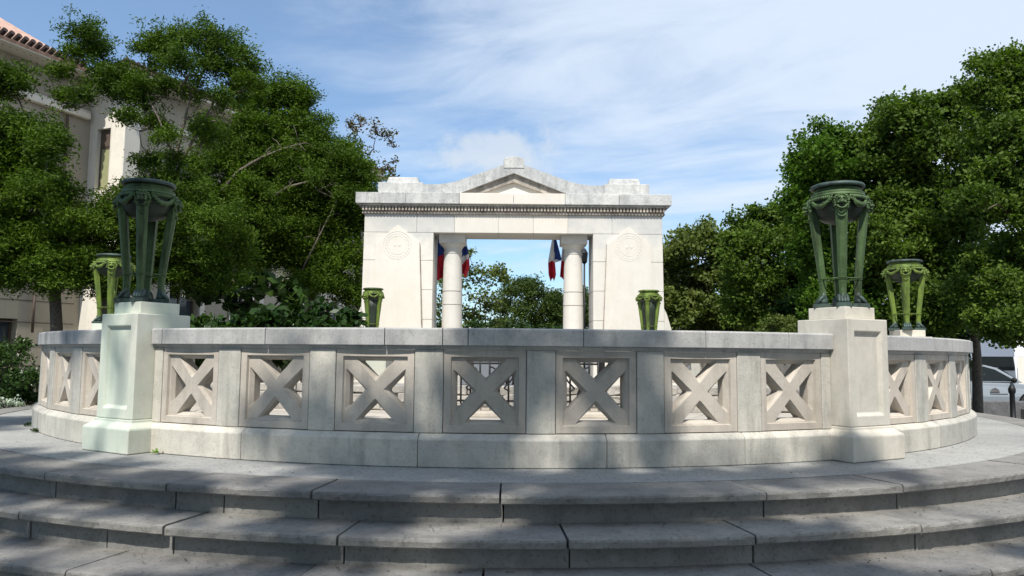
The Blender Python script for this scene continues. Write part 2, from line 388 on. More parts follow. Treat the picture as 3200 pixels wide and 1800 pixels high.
# ------------------------------------------------------------------ pedestals
def pedestal(a,label,mat,rp=5.98):
    root=empty('pedestal',pol(a,rp,0),R(a),label,'pedestal','stone pedestals carrying the bronze braziers')
    h=.245; top=EYE+.311; bt=EYE+.411
    bm=bmesh.new(); g=.07
    vs=[]
    for (hh,z) in((h+g,0),(h+g+.003,.19),(h+g-.004,.2),(h+.012,.238),(h+.012,.26)):
        vs.append([bm.verts.new((x*hh,y*hh if y>0 else y*hh,z)) for x,y in((-1,-1),(1,-1),(1,1),(-1,1))])
    for p,q in zip(vs,vs[1:]):
        for i in range(4): bm.faces.new((p[i],p[(i+1)%4],q[(i+1)%4],q[i]))
    bm.faces.new(vs[-1]); bm.faces.new(vs[0][::-1])
    fin('plinth',bm,mat,root,bevel=.008)
    # shaft with a sunk panel in its outward face (local -y)
    bm=bmesh.new(); z0=.262
    x0,x1,za,zb=-.165,.165,.345,top-.10
    O=[bm.verts.new(p) for p in((-h,-h,z0),(h,-h,z0),(h,-h,top),(-h,-h,top))]
    I=[bm.verts.new(p) for p in((x0,-h,za),(x1,-h,za),(x1,-h,zb),(x0,-h,zb))]
    e=.022
    J=[bm.verts.new(p) for p in((x0+e,-h+.026,za+e),(x1-e,-h+.026,za+e),(x1-e,-h+.026,zb-e),(x0+e,-h+.026,zb-e))]
    K=[bm.verts.new(p) for p in((-h,h,z0),(h,h,z0),(h,h,top),(-h,h,top))]
    for p,q in((O,I),(I,J)):
        for i in range(4): bm.faces.new((p[i],p[(i+1)%4],q[(i+1)%4],q[i]))
    bm.faces.new(J); bm.faces.new(K[::-1])
    for i in range(4): bm.faces.new((O[i],K[i],K[(i+1)%4],O[(i+1)%4]))
    fin('shaft',bm,mat,root,bevel=.007)
    bm=bmesh.new(); b=.181; box(bm,-b,b,-b,b,top+.002,bt)
    fin('block',bm,mat,root,bevel=.005)
    return root
PED=[(AX-D1,'tall stone pedestal stained pale green, standing in front at the left',M_['pierg']),
     (AX+D1,'tall cream stone pedestal with a sunk panel, in front at the right',M_['pier']),
     (-87.5,'pedestal at the left edge of the ring, its top just behind the green one',M_['pierg']),
     (86.5,'pedestal at the right edge of the ring, its block over the sunlit coping',M_['pier']),
     (-149.5,'far pedestal before the left pylon of the monument, glimpsed through the openings',M_['pierg']),
     (148.5,'far pedestal before the right pylon of the monument, glimpsed through the openings',M_['pier'])]
for a,l,m in PED: pedestal(a,l,m)

# ------------------------------------------------------------------ bronze braziers
def brazier(label,loc,rz,sx=1.0,stem=False,liner=False,mats=('br','brd','brf')):
    br,bd,bf=[M_[k] for k in mats]
    root=empty('bronze_brazier',loc,rz,label,'brazier','bronze braziers on the pedestals')
    bm=bmesh.new(); lathe(bm,[(.10,1.015),(.19,1.012),(.207,1.006),(.214,1.016),(.216,1.028),(.208,1.04),(.19,1.046),(.168,1.044),(.155,1.02),(.10,1.0)],56)
    fin('rim',bm,bf,root,True)
    bm=bmesh.new(); lathe(bm,[(.10,1.010),(.188,1.008),(.182,.99),(.186,.975),(.206,.968),(.214,.962),(.206,.953),(.214,.942),(.222,.934),(.214,.925),(.16,.92)],56)
    fin('collar',bm,br,root,True)
    bm=bmesh.new(); lathe(bm,[(.208,.928),(.207,.89),(.197,.83),(.172,.775),(.125,.735),(.06,.715),(.03,.705)],40)
    fin('bowl',bm,bd,root,True)
    # garlands hung between the lion heads
    r3=random.Random(9)
    for k in range(4):
        a0=k*PI/2+.3; a1=(k+1)*PI/2-.3; bm=bmesh.new(); pts=[];rad=[]
        for i in range(15):
            t=i/14; a=a0+(a1-a0)*t; sag=4*t*(1-t); pts.append(Vector((.222*math.cos(a),.222*math.sin(a),.915-.075*sag))); rad.append(.010+.012*sag+r3.uniform(-.003,.004))
        tube(bm,pts,rad,8)
        for i in range(60):
            t=r3.random(); a=a0+(a1-a0)*t; sag=4*t*(1-t); p=Vector((.228*math.cos(a),.228*math.sin(a),.915-.075*sag+r3.uniform(-.02,.02)))
            mtx=Matrix.Translation(p)@Matrix.Rotation(r3.uniform(0,6),4,'Z')@Matrix.Rotation(r3.uniform(0,6),4,'X')
            bmesh.ops.create_icosphere(bm,subdivisions=1,radius=r3.uniform(.006,.013),matrix=mtx@Matrix.Diagonal((1.4,.6,1,1)))
        # hanging fringe above the garland
        for i in range(13):
            t=(i+.5)/13; a=a0+(a1-a0)*t; box(bm,.212,.224,-.007,.007,.895,.925,Matrix.Rotation(a,4,'Z'))
        fin('garland',bm,br,root,True)
    for k in range(4):
        a=k*PI/2; rot=Matrix.Rotation(a,4,'Z')
        # leg: x outward. flattened shaft, broad at the top, drawn in at the ankle, three facets in front
        bm=bmesh.new(); st=[(.138,.095,.026,.026),(.136,.16,.029,.026),(.139,.235,.033,.028),(.152,.36,.037,.030),(.169,.52,.041,.032),(.186,.68,.045,.034),(.201,.82,.049,.035),(.208,.90,.049,.035)]
        rg=[]
        for (r,z,w,d) in st:
            rg.append([bm.verts.new(rot@Vector(p)) for p in((r-d,-w*.8,z),(r+d*.4,-w,z),(r+d,-w*.45,z),(r+d,w*.45,z),(r+d*.4,w,z),(r-d,w*.8,z))])
        for p,q in zip(rg,rg[1:]):
            for i in range(6): bm.faces.new((p[i],p[(i+1)%6],q[(i+1)%6],q[i]))
        bm.faces.new(rg[0][::-1]); bm.faces.new(rg[-1])
        # ankle band
        for z in(.232,.243): 
            vs=[Vector(p) for p in((.139-.032,-.030,z),(.139+.013,-.038,z),(.139+.034,-.018,z),(.139+.034,.018,z),(.139+.013,.038,z),(.139-.032,.030,z))]
            a_=[bm.verts.new(rot@v) for v in vs]; b_=[bm.verts.new(rot@(v+Vector((0,0,.006)))) for v in vs]
            for i in range(6): bm.faces.new((a_[i],a_[(i+1)%6],b_[(i+1)%6],b_[i]))
            bm.faces.new(b_); bm.faces.new(a_[::-1])
        # small ornament hanging under the head
        pts=[rot@Vector((.236-.0*t,.03*math.sin(t),.77-.03*math.cos(t))) for t in [(-1.5+i*.3) for i in range(11)]]
        tube(bm,pts,[.003+.006*math.sin(PI*i/10) for i in range(11)],6)
        leg=fin('leg',bm,br,root,False,bevel=.003,seg=1)
        # lion paw on a small block
        bm=bmesh.new(); box(bm,.085,.215,-.058,.058,0,.036,rot)
        for j in range(4):
            y=(j-1.5)*.021; x=.178-abs(j-1.5)*.006
            tube(bm,[rot@Vector(p) for p in((.13,y*.8,.10),(.155,y*.95,.082),(x,y,.062),(x+.016,y,.044),(x+.018,y,.034))],[.014,.016,.0165,.013,.008],8)
        tube(bm,[rot@Vector(p) for p in((.135,0,.135),(.136,0,.10),(.138,0,.06),(.138,0,.036))],[.026,.030,.038,.042],10)
        fin('paw',bm,bf,leg)
        # lion head with mane, brow, muzzle and open jaw
        bm=bmesh.new(); cz=.862; cxr=.232
        def blob(x,y,z,sx_,sy,sz,sub=2):
            bmesh.ops.create_icosphere(bm,subdivisions=sub,radius=1,matrix=rot@Matrix.Translation((x,y,z))@Matrix.Diagonal((sx_,sy,sz,1)))
        blob(cxr-.005,0,cz+.008,.036,.045,.05)
        for i in range(18):
            t=i/18*2*PI; rr_=1+.12*r3.random()
            blob(cxr-.012+r3.uniform(-.006,.006),.050*math.sin(t)*rr_,cz+.056*math.cos(t)*rr_,.022,.015,.019,1)
        blob(cxr+.032,0,cz-.006,.022,.02,.017); blob(cxr+.028,0,cz+.012,.014,.010,.022,1)
        for y in(-.02,.02):
            blob(cxr+.026,y,cz+.030,.012,.016,.008,1); blob(cxr+.024,y*1.3,cz-.010,.016,.013,.013,1); blob(cxr-.004,y*2.2,cz+.046,.012,.012,.014,1)
        # open jaw below as a curved bar
        tube(bm,[rot@Vector((cxr+.022+.012*math.cos(t),.034*math.sin(t),cz-.028-.030*math.cos(t))) for t in [(-1.5+i*.3) for i in range(11)]],.008,6)
        for i in range(12):   # wisps of mane that stand off the sides
            y=r3.choice((-1,1))*r3.uniform(.04,.062); blob(cxr-.02+r3.uniform(-.01,.02),y,cz+r3.uniform(-.06,.05),.012,.009,.016,1)
        fin('lion_head',bm,br,leg,True)
        bm=bmesh.new(); bmesh.ops.create_icosphere(bm,subdivisions=2,radius=1,matrix=rot@Matrix.Translation((cxr+.016,0,cz-.033))@Matrix.Diagonal((.016,.024,.018,1)))
        fin('mouth',bm,M_['brd'],leg,True)
    bm=bmesh.new(); tube(bm,[Vector((.139*math.cos(t),.139*math.sin(t),.243)) for t in [i/40*2*PI for i in range(41)]],.0055,6)
    fin('tie_ring',bm,br,root,True)
    if liner:
        bm=bmesh.new(); lathe(bm,[(.10,.06),(.125,.3),(.15,.6),(.17,.80)],24); fin('liner',bm,M_['brd'],root,True)
    if stem:
        bm=bmesh.new(); lathe(bm,[(.055,0),(.055,.05),(.035,.07),(.034,.33),(.044,.335),(.044,.50),(.034,.505),(.034,.66),(.044,.67),(.044,.70),(.01,.745)],20)
        fin('stem',bm,br,root,True)
    root.scale=(sx,sx,1)
    return root
BZ=EYE+.411
def ped_xy(a,r=5.98):
    p=pol(a,r,BZ+.001); return p
brazier('large dark green bronze brazier on the tall green stained pedestal in front at the left',ped_xy(AX-D1)+Vector((-.04,0,0)),R(AX-D1-45))
brazier('large dark green bronze brazier on the tall cream pedestal in front at the right',ped_xy(AX+D1),R(AX+D1+45),mats=('br','brd','brf'))
brazier('mossy green bronze brazier half hidden behind the large one at the left',ped_xy(-87.5),R(-87.5+20),1.12,True,False,('brm','brd','brf'))
brazier('mossy green bronze brazier behind the sunlit right run of the balustrade',ped_xy(86.5),R(86.5-22),1.15,True,False,('brm','brd','brf'))
brazier('small looking bronze brazier before the left pylon of the white monument',ped_xy(-149.5),R(-149.5+28),1.05,False,True,('brm','brd','br'))
brazier('small looking mossy bronze brazier before the right pylon of the white monument',ped_xy(148.5),R(148.5+12),1.08,False,True,('brm','brd','brm'))

# ------------------------------------------------------------------ monument
MY=17.6; MT=1.02
mon=empty('monument',(.02,MY,0),R(0),'white stone memorial gateway with pediment, two pylons and two round columns','monument')
def box_(bm,x0,x1,y0,y1,z0,z1): box(bm,x0,x1,y0,y1,z0,z1)
# pylons, built of courses with fine joints
for s_ in(-1,1):
    bm=bmesh.new(); zs=[0,.9,1.62,2.32,3.02,3.69]
    for i,(a,b) in enumerate(zip(zs,zs[1:])):
        t0=.012*(3.69-a);t1=.012*(3.69-b)
        x=[(s_*1.9,s_*(3.55+t0)),(s_*1.9,s_*(3.55+t1))]
        pts=[(x[0][0],a+.005),(x[0][1],a+.005),(x[1][1],b-.005),(x[1][0],b-.005)]
        if s_<0: pts=pts[::-1]
        prism(bm,pts,0,MT)
    # core so the joints are not see-through
    box(bm,min(s_*1.915,s_*3.53),max(s_*1.915,s_*3.53),.02,MT-.02,0,3.69)
    fin('pylon',bm,M_['mon'],mon,bevel=.004,seg=1)
    # battered slab with pointed head, carved wreath
    bm=bmesh.new()
    xo0,xi0,xo1,xi1=3.36,2.08,3.25,2.22
    pts=[(s_*xi0,.02),(s_*xo0,.02),(s_*(xo1),3.4),(s_*2.75,3.86),(s_*xi1,3.45)]
    if s_<0: pts=pts[::-1]
    prism(bm,pts,-.06,-.002)
    slab=fin('battered_slab',bm,M_['monc'],mon,bevel=.004,seg=1)
    # dark strips on the slab's sloping edges, groove shade put in as colour
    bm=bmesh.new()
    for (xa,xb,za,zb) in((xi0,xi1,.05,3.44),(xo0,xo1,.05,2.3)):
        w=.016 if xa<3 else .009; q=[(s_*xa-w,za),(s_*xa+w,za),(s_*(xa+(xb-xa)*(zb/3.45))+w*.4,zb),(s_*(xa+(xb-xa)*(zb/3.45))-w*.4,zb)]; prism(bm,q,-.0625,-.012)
    fin('groove_shade_strip',bm,M_['mond'],slab)
    bm=bmesh.new(); wx=s_*2.745; wz=3.37
    for rr_,th in((.33,.006),(.22,.005)):
        n=48; prev=None
        tube(bm,[Vector((wx+rr_*math.cos(2*PI*i/n),-.0595,wz+rr_*math.sin(2*PI*i/n))) for i in range(n+1)],th,6)
    for i in range(26):
        t=2*PI*i/26; m=Matrix.Translation((wx+.275*math.cos(t),-.0595,wz+.275*math.sin(t)))@Matrix.Rotation(-t,4,'Y')
        bmesh.ops.create_icosphere(bm,subdivisions=1,radius=1,matrix=m@Matrix.Diagonal((.016,.003,.03,1)))
    for q in(-1,1): bmesh.ops.create_icosphere(bm,subdivisions=2,radius=1,matrix=Matrix.Translation((wx+q*.05,-.059,wz))@Matrix.Diagonal((.04,.004,.04,1)))
    fin('wreath',bm,M_['mon'],slab,True)
    # low sloping foot on the outer flank
    bm=bmesh.new(); pts=[(s_*3.60,0),(s_*4.12,0),(s_*3.86,1.1),(s_*3.75,1.5),(s_*3.67,1.78),(s_*3.60,1.93)]
    if s_<0: pts=pts[::-1]
    prism(bm,pts,.12,MT-.1); fin('side_buttress',bm,M_['mon'],mon,bevel=.01)
# lintel stones over the opening
bm=bmesh.new(); xs=[-3.55,-2.30,-1.40,-.36,.48,1.30,2.35,3.55]
for i,(a,b) in enumerate(zip(xs,xs[1:])): box(bm,a+.003,b-.003,0,MT,3.693,4.135,None,(0,0,2,2,2,0,0)[i])
box(bm,-3.5,3.5,.02,MT-.02,3.72,4.13)
fin('lintel',bm,[M_['mon'],M_['monl'],M_['monc']],mon,bevel=.003,seg=1)
# cornice: bed moulding, dentils, fascia slab
bm=bmesh.new()
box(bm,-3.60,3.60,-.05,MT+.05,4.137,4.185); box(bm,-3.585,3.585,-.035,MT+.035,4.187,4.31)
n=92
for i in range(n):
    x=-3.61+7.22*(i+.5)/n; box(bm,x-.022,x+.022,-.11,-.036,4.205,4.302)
fin('dentil_band',bm,M_['mond'],mon)
bm=bmesh.new(); xs=[-3.74,-2.55,-1.28,0,1.22,2.5,3.74]
box(bm,-3.66,3.66,-.11,MT+.11,4.312,4.352)
for a,b in zip(xs,xs[1:]): box(bm,a+.003,b-.003,-.19,MT+.19,4.354,4.615,None,1 if abs(a+b)<2 else 0)
fin('cornice',bm,[M_['monl'],M_['monc']],mon,bevel=.008)
# attic wall with swept shoulders and the pediment opening
def attic_top(x):
    x=abs(x)
    if x<=.25: return 5.33
    if x<=1.35: return 5.33-(x-.25)/(1.10)*.40
    if x<=1.95: 
        t=(x-1.35)/.6; return 4.93-.085*(1-(1-t)**2)
    return 4.845
bm=bmesh.new(); X=sorted(set([-3.2+i*.1 for i in range(65)]+[-1.34,1.34,0]))
TRI=1.335; TA=5.135
def tri_z(x): return 4.617 if abs(x)>=TRI else 4.617+(TA-4.617)*(1-abs(x)/TRI)
fr0=[];fr1=[];bk0=[];bk1=[]
for x in X:
    fr0.append(bm.verts.new((x,0-.06,tri_z(x)))); fr1.append(bm.verts.new((x,-.06,attic_top(x))))
    bk0.append(bm.verts.new((x,MT-.1,4.617))); bk1.append(bm.verts.new((x,MT-.1,attic_top(x))))
rc0=[bm.verts.new((x,.14,tri_z(x))) for x in X]
for i in range(len(X)-1):
    bm.faces.new((fr0[i],fr0[i+1],fr1[i+1],fr1[i])); bm.faces.new((bk0[i+1],bk0[i],bk1[i],bk1[i+1])); bm.faces.new((fr1[i],fr1[i+1],bk1[i+1],bk1[i]))
    if abs((X[i]+X[i+1])/2)<TRI: bm.faces.new((fr0[i],rc0[i],rc0[i+1],fr0[i+1]))
bm.faces.new((fr0[0],fr1[0],bk1[0],bk0[0])); bm.faces.new((fr0[-1],bk0[-1],bk1[-1],fr1[-1]))
bmesh.ops.remove_doubles(bm,verts=bm.verts,dist=.0005)
fin('attic',bm,M_['monl'],mon,recalc=False)
# stained raking moulding and the plain tympanum
bm=bmesh.new()
for s_ in(-1,1):
    pts=[(0,TA-.003),(0,TA-.20),(s_*.86,4.618),(s_*(TRI-.01),4.618)]
    prism(bm,pts if s_>0 else pts[::-1],.03,.11)
fin('raking_moulding',bm,M_['mond'],mon)
bm=bmesh.new(); prism(bm,[(-TRI,4.6165),(TRI,4.6165),(0,TA+.0)],.112,.16); fin('tympanum',bm,M_['monc'],mon)
# corner blocks and crown
for s_ in(-1,1):
    bm=bmesh.new()
    for (a,b,z0,z1,i) in((2.16,3.23,4.617,4.885,.075),(2.27,3.04,4.887,5.035,-.0)):
        v=box(bm,min(s_*a,s_*b),max(s_*a,s_*b),-i,MT-.08+i,z0,z1)
        if z1>5:
            for q in v[4:]: q.co.x+=(s_*2.65-q.co.x)*.10; q.co.y+=(.5-q.co.y)*.06
    fin('corner_block',bm,M_['monl'],mon,bevel=.012)
bm=bmesh.new(); prism(bm,[(-.25,5.25),(.25,5.25),(.25,5.44),(.22,5.49),(.13,5.525),(0,5.535),(-.13,5.525),(-.22,5.49),(-.25,5.44)],-.075,MT-.07)
fin('crown_block',bm,M_['monl'],mon,bevel=.01)
# columns
for s_ in(-1,1):
    cx_=s_*1.47; cy_=.52; bm=bmesh.new()
    prof=[(.25,0),(.25,.9),(.247,1.5),(.244,1.985),(.226,1.988),(.226,2.004),(.243,2.007),(.238,2.31),(.221,2.313),(.221,2.329),(.238,2.332),(.225,2.9),(.212,3.24)]
    lathe(bm,prof,72,(cx_,cy_,0)); fin('column_shaft',bm,M_['mon'],mon)
    bm=bmesh.new(); lathe(bm,[(.212,3.241),(.226,3.25),(.226,3.27),(.214,3.28),(.216,3.36),(.27,3.44),(.30,3.47),(.30,3.48)],40,(cx_,cy_,0)); box(bm,cx_-.315,cx_+.315,cy_-.315,cy_+.315,3.482,3.69)
    fin('column_capital',bm,M_['mon'],mon)

# ------------------------------------------------------------------ inner court: rubble parapet, gate, steps
bm=bmesh.new(); r3=random.Random(21)
def rock(bm,c,s):
    vs=bmesh.ops.create_cube(bm,size=1,matrix=Matrix.Translation(c)@Matrix.Rotation(r3.uniform(-.12,.12),4,'Z')@Matrix.Diagonal((*s,1)))['verts']
    for v in vs: v.co+=Vector([r3.uniform(-.02,.02) for _ in range(3)])
for side in(-1,1):
    bm=bmesh.new()
    x0,x1=(.16,4.4) if side>0 else (-4.4,-.02)
    for row,z in enumerate((.07,.19,.31)):
        x=x0
        while x<x1:
            w=r3.uniform(.2,.45); rock(bm,(min(x+w/2,x1),10.6+.10*abs(x)+r3.uniform(-.02,.02),z),(w-.015,.32,.115)); x+=w
    tag(fin('rubble_parapet',bm,M_['rub'],bevel=.012,seg=1),'low rubble stone parapet inside the ring, '+('right' if side>0 else 'left')+' of the iron gate','parapet','rubble parapets in the court')
bm=bmesh.new()
for k,(y,z) in enumerate(((9.6,.07),(9.95,.14))): box(bm,-1.1,1.3,y,y+.6,.013 if k==0 else .07,z)
tag(fin('court_step',bm,M_['floor'],bevel=.008),'pale stone sill below the iron gate inside the ring','step')
gt=empty('iron_gate',(.12,9.9,.142),0,'black wrought iron gate with curled bars inside the balustrade ring','gate')
for s_ in(-1,1):
    bm=bmesh.new(); w=1.0
    xs=[s_*(.03+w*i/8) for i in range(9)]
    for x in xs: tube(bm,[(x,0,.02),(x,0,.70)],.013 if x not in(xs[0],xs[-1]) else .02,6)
    for z in(.06,.55,.66): tube(bm,[(xs[0],0,z),(xs[-1],0,z)],.013,6)
    for j in range(4):
        xc=s_*(.14+.25*j)
        pts=[Vector((xc+s_*.07*math.sin(t*1.6),.0,.15+.36*t/4+.03*math.cos(t*2))) for t in [i*.25 for i in range(17)]]
        tube(bm,pts,.012,5)
    for x in xs[::2]:
        bmesh.ops.create_cone(bm,segments=8,radius1=.016,radius2=0,depth=.06,cap_ends=True,matrix=Matrix.Translation((x,0,.73)))
    fin('gate_leaf',bm,M_['iron'],gt)
for s_ in(-1,1):
    bm=bmesh.new(); box(bm,s_*1.08-.03,s_*1.08+.03,-.03,.03,0,.76); bmesh.ops.create_icosphere(bm,subdivisions=2,radius=.04,matrix=Matrix.Translation((s_*1.08,0,.80)))
    fin('gate_post',bm,M_['iron'],gt)

# ------------------------------------------------------------------ flags
def flag(name_label,top,L,ang,stages,seed,mirror=1):
    """limp tricolour hanging from a short slanting staff; stages = widths at fractions of its height"""
    root=empty('flag',top,ang,name_label,'flag','french flags hanging behind the monument')
    bm=bmesh.new(); tube(bm,[(0,.02,.25),(0,.0,-.02)],.012,6); tube(bm,[(0,.02,.25),(0,-.3,.02)],.012,6); fin('staff',bm,M_['iron'],root)
    r3=random.Random(seed); nz,nx=24,12; bm=bmesh.new(); g=[]
    for j in range(nz+1):
        t=j/nz; w0,w1=np.interp(t,[q[0] for q in stages],[q[1] for q in stages]),np.interp(t,[q[0] for q in stages],[q[2] for q in stages])
        row=[]
        for i in range(nx+1):
            u=i/nx; x=w0+(w1-w0)*u; y=.05*math.sin(u*9+seed+t*2)*(.3+t)+.02*math.sin(u*21+t*5)
            row.append(bm.verts.new((x*mirror,y,-L*t-(.05*math.sin(u*5+seed)*t))))
        g.append(row)
    for j in range(nz):
        for i in range(nx):
            f=bm.faces.new((g[j][i],g[j][i+1],g[j+1][i+1],g[j+1][i])); f.smooth=True
            t=(j+.5)/nz; u=(i+.5)/nx
            d=t+.25*(.5-u)*1.0
            if seed%2==0: mi=0 if (u>.42+ .1*t and t<.56) else (1 if t<.6 else 2)
            else: mi=0 if t+.15*u<.52 else (1 if t+.35*u<.80 and seed!=1 else 2)
            f.material_index=mi
    o=fin('flag_cloth',bm,[M_['fb'],M_['fw'],M_['fr']],root,recalc=False)
    so=o.modifiers.new('thick','SOLIDIFY'); so.thickness=.004
FY=MY+MT+.45
p=P(1393,596,FY); flag('tricolour flag hanging limp left of the right hand column',p,1.12,0,[(0,-.03,.05),(.5,-.13,.20),(.56,-.14,.17),(.58,-.14,.03),(.85,-.13,.06),(1,-.08,.01)],2)
p=P(1420,600,FY+.2); flag('tricolour flag mostly hidden behind the right hand column',p,1.05,0,[(0,-.03,.05),(.5,-.08,.15),(1,-.12,.03)],4)
p=P(1110,592,FY); flag('tricolour flag between the left pylon and the left hand column',p,1.15,0,[(0,-.12,.02),(.45,-.16,.2),(1,-.16,.12)],1)
p=P(1170,604,FY); flag('tricolour flag showing past the right side of the left hand column',p,.92,0,[(0,-.08,.02),(.4,-.12,.11),(.75,-.12,.12),(1,-.08,.02)],3)
# street lamp glimpsed in the gap right of the right column
p=P(1470,640,24); lp=empty('street_lamp',(p.x,24,GZ),0,'dark street lamp seen in the gap between right column and pylon','street lamp')
bm=bmesh.new(); tube(bm,[(0,0,0),(0,0,p.z-GZ+.1)],.03,10); fin('lamp_post',bm,M_['iron'],lp)
bm=bmesh.new(); lathe(bm,[(.05,0),(.09,.05),(.12,.34),(.08,.42),(.03,.5)],8,(0,0,p.z-GZ-.3)); fin('lantern',bm,M_['iron'],lp)
bm=bmesh.new(); tube(bm,[(0,0,p.z-GZ-.2),(-.25,0,p.z-GZ-.05),(-.32,0,p.z-GZ+.15),(-.18,0,p.z-GZ+.25)],.025,8); fin('lamp_arm',bm,M_['iron'],lp)

# ------------------------------------------------------------------ building on the left
Cn=Vector((-12.5,23.5,0)); ROT=math.atan2(.929,.371)
bd=empty('civic_building',(Cn.x,Cn.y,GZ),ROT,'cream rendered civic building with tiled roof behind the left trees','building')
H=9.6-GZ; BL=14.5
def bpart(name,fn,mat,parent=bd,bevel=0,smooth=False):
    bm=bmesh.new(); fn(bm); return fin(name,bm,mat,parent,smooth,bevel,1)
def wall_with_openings(bm,x0,x1,y,z0,z1,ops,th=.35,axis='x'):
    """wall slab with rectangular openings cut out, split in columns"""
    xs=sorted(set([x0,x1]+[o[0] for o in ops]+[o[1] for o in ops]))
    for a,b in zip(xs,xs[1:]):
        cuts=sorted([(o[2],o[3]) for o in ops if o[0]<=a+1e-6 and o[1]>=b-1e-6]); z=z0
        for (c0_,c1_) in cuts+[(z1,z1)]:
            if c0_>z:
                if axis=='x': box(bm,a,b,y,y+th,z,c0_)
                else: box(bm,y,y+th,a,b,z,c0_)
            z=c1_
win=[]
for i in range(4):
    x=2.1+i*3.1; win.append((x,x+1.35,.9,3.9)); win.append((x,x+1.35,6.3,8.6))
bpart('wall',lambda bm:(wall_with_openings(bm,0,BL,0,0,H,win),wall_with_openings(bm,.36,1.9,0,0,H,[(.5,1.3,6.85,8.9)],.35,'y') if False else None),M_['bw'])
wl=[(-2.9,-2.0,1.0,2.6),(-6.6,-5.6,1.0,2.6),(-6.8,-5.4,9.55,10.2),(-3.5,-2.3,5.2,6.9),(-6.8,-5.6,5.2,6.9)]
bpart('recessed_wall',lambda bm:wall_with_openings(bm,-14,-.002,1.56,0,H,wl),M_['bw'])
bpart('return_wall',lambda bm:wall_with_openings(bm,.36,1.9,0.002,0,H,[(.62,1.22,6.85,8.9)],.35,'y'),M_['bt'])
bpart('inner_core',lambda bm:(box(bm,.5,BL-.4,2.2,8,0,H-.05),box(bm,-13.9,.4,2.4,8,0,H-.05)),M_['dark'])
def winpart(x0,x1,z0,z1,y,kind):
    o=bpart('window',lambda bm:(box(bm,x0,x0+.07,y,y+.06,z0,z1),box(bm,x1-.07,x1,y,y+.06,z0,z1),box(bm,x0+.071,x1-.071,y,y+.06,z1-.07,z1),box(bm,x0+.071,x1-.071,y,y+.06,z0,z0+.07),box(bm,(x0+x1)/2-.03,(x0+x1)/2+.03,y+.002,y+.05,z0+.071,z1-.071)),M_['frame'])
    bpart('pane',lambda bm:box(bm,x0+.05,x1-.05,y+.03,y+.036,z0+.05,z1-.05),M_['glass'],o)
    if kind: bpart('blind',lambda bm:box(bm,x0+.08,x1-.08,y+.012,y+.022,z0+.08,z0+(z1-z0)*kind),M_['blind'],o)
for i,(a,b,c_,d) in enumerate(win): winpart(a,b,c_,d,.24,.7 if c_>5 else 0)
for (a,b,c_,d) in wl: winpart(a,b,c_,d,1.80,0)
# window in the sunny return face (faces -x)
def ry(bm,y0,y1,z0,z1,x0,x1): box(bm,x0,x1,y0,y1,z0,z1)
o=bpart('window',lambda bm:(ry(bm,.62,.68,6.85,8.9,.14,.2),ry(bm,1.16,1.22,6.85,8.9,.14,.2),ry(bm,.681,1.159,8.27,8.33,.14,.2),ry(bm,.681,1.159,8.84,8.9,.14,.2)),M_['frame'])
bpart('blind',lambda bm:ry(bm,.68,1.16,6.85,8.27,.16,.18),M_['blind'],o); bpart('shutter_box',lambda bm:ry(bm,.68,1.16,8.33,8.84,.12,.14),M_['frame'],o)
# string courses, frieze, eaves
bpart('cornice',lambda bm:(box(bm,-14,-.14,1.36,1.555,9.2,9.4),box(bm,-14,-.10,1.44,1.556,9.403,9.5),box(bm,-.06,BL,-.12,-.002,9.2,9.4),
   box(bm,-.15,BL,-.25,-.002,4.45,4.75),box(bm,-14,-.16,1.30,1.555,4.45,4.75),box(bm,-.1,BL,-.12,-.003,4.1,4.448)),M_['bt'],bevel=.02)
for i in range(4):
    def keys(bm):
        x=2.1+i*3.1; box(bm,x+.45,x+.95,-.16,-.002,3.55,4.097); box(bm,x-.25,x-.02,-.07,-.002,.5,4.09); box(bm,x+1.37,x+1.6,-.07,-.002,.5,4.09)
    bpart('window_surround',keys,M_['bt'],bevel=.01)
    bpart('window_sill',lambda bm:box(bm,1.95+i*3.1,3.6+i*3.1,-.14,-.002,6.12,6.28),M_['bt'],bevel=.01)
bpart('pilaster',lambda bm:box(bm,-.07,.55,-.08,.5,0,H-.5),M_['bt'],bevel=.02)
bpart('pilaster',lambda bm:box(bm,BL-.6,BL+.1,-.08,.5,0,H-.5),M_['bt'],bevel=.02)
OV=.75
def eaves(bm):
    box(bm,-14,-OV,1.56-OV,2.5,H,H+.08); box(bm,-OV,BL+OV,-OV,2.5,H+.002,H+.082)
bpart('eaves',eaves,M_['bt'])
def roof(bm):
    # two tiled slopes and the hip over the sunny end
    def quad(a,b,c_,d): bm.faces.new([bm.verts.new(v) for v in(a,b,c_,d)])
    z=H+.10; k=.56
    quad((-14,1.56-OV-.05,z),(-OV,1.56-OV-.05,z),(-OV,6.5,z+k*(6.5-1.56+OV)),(-14,6.5,z+k*(6.5-1.56+OV)))
    quad((-OV,-OV-.05,z),(BL,-OV-.05,z),(BL,6.5,z+.42*(6.5+OV)),(6,6.5,z+.42*(6.5+OV)))
    quad((-OV,-OV-.05,z),(6,6.5,z+.42*(6.5+OV)),(-OV,6.5,z+.02),(-OV,5,z+.02))
rf=bpart('roof',roof,M_['tile'])
so=rf.modifiers.new('s','SOLIDIFY'); so.thickness=.08
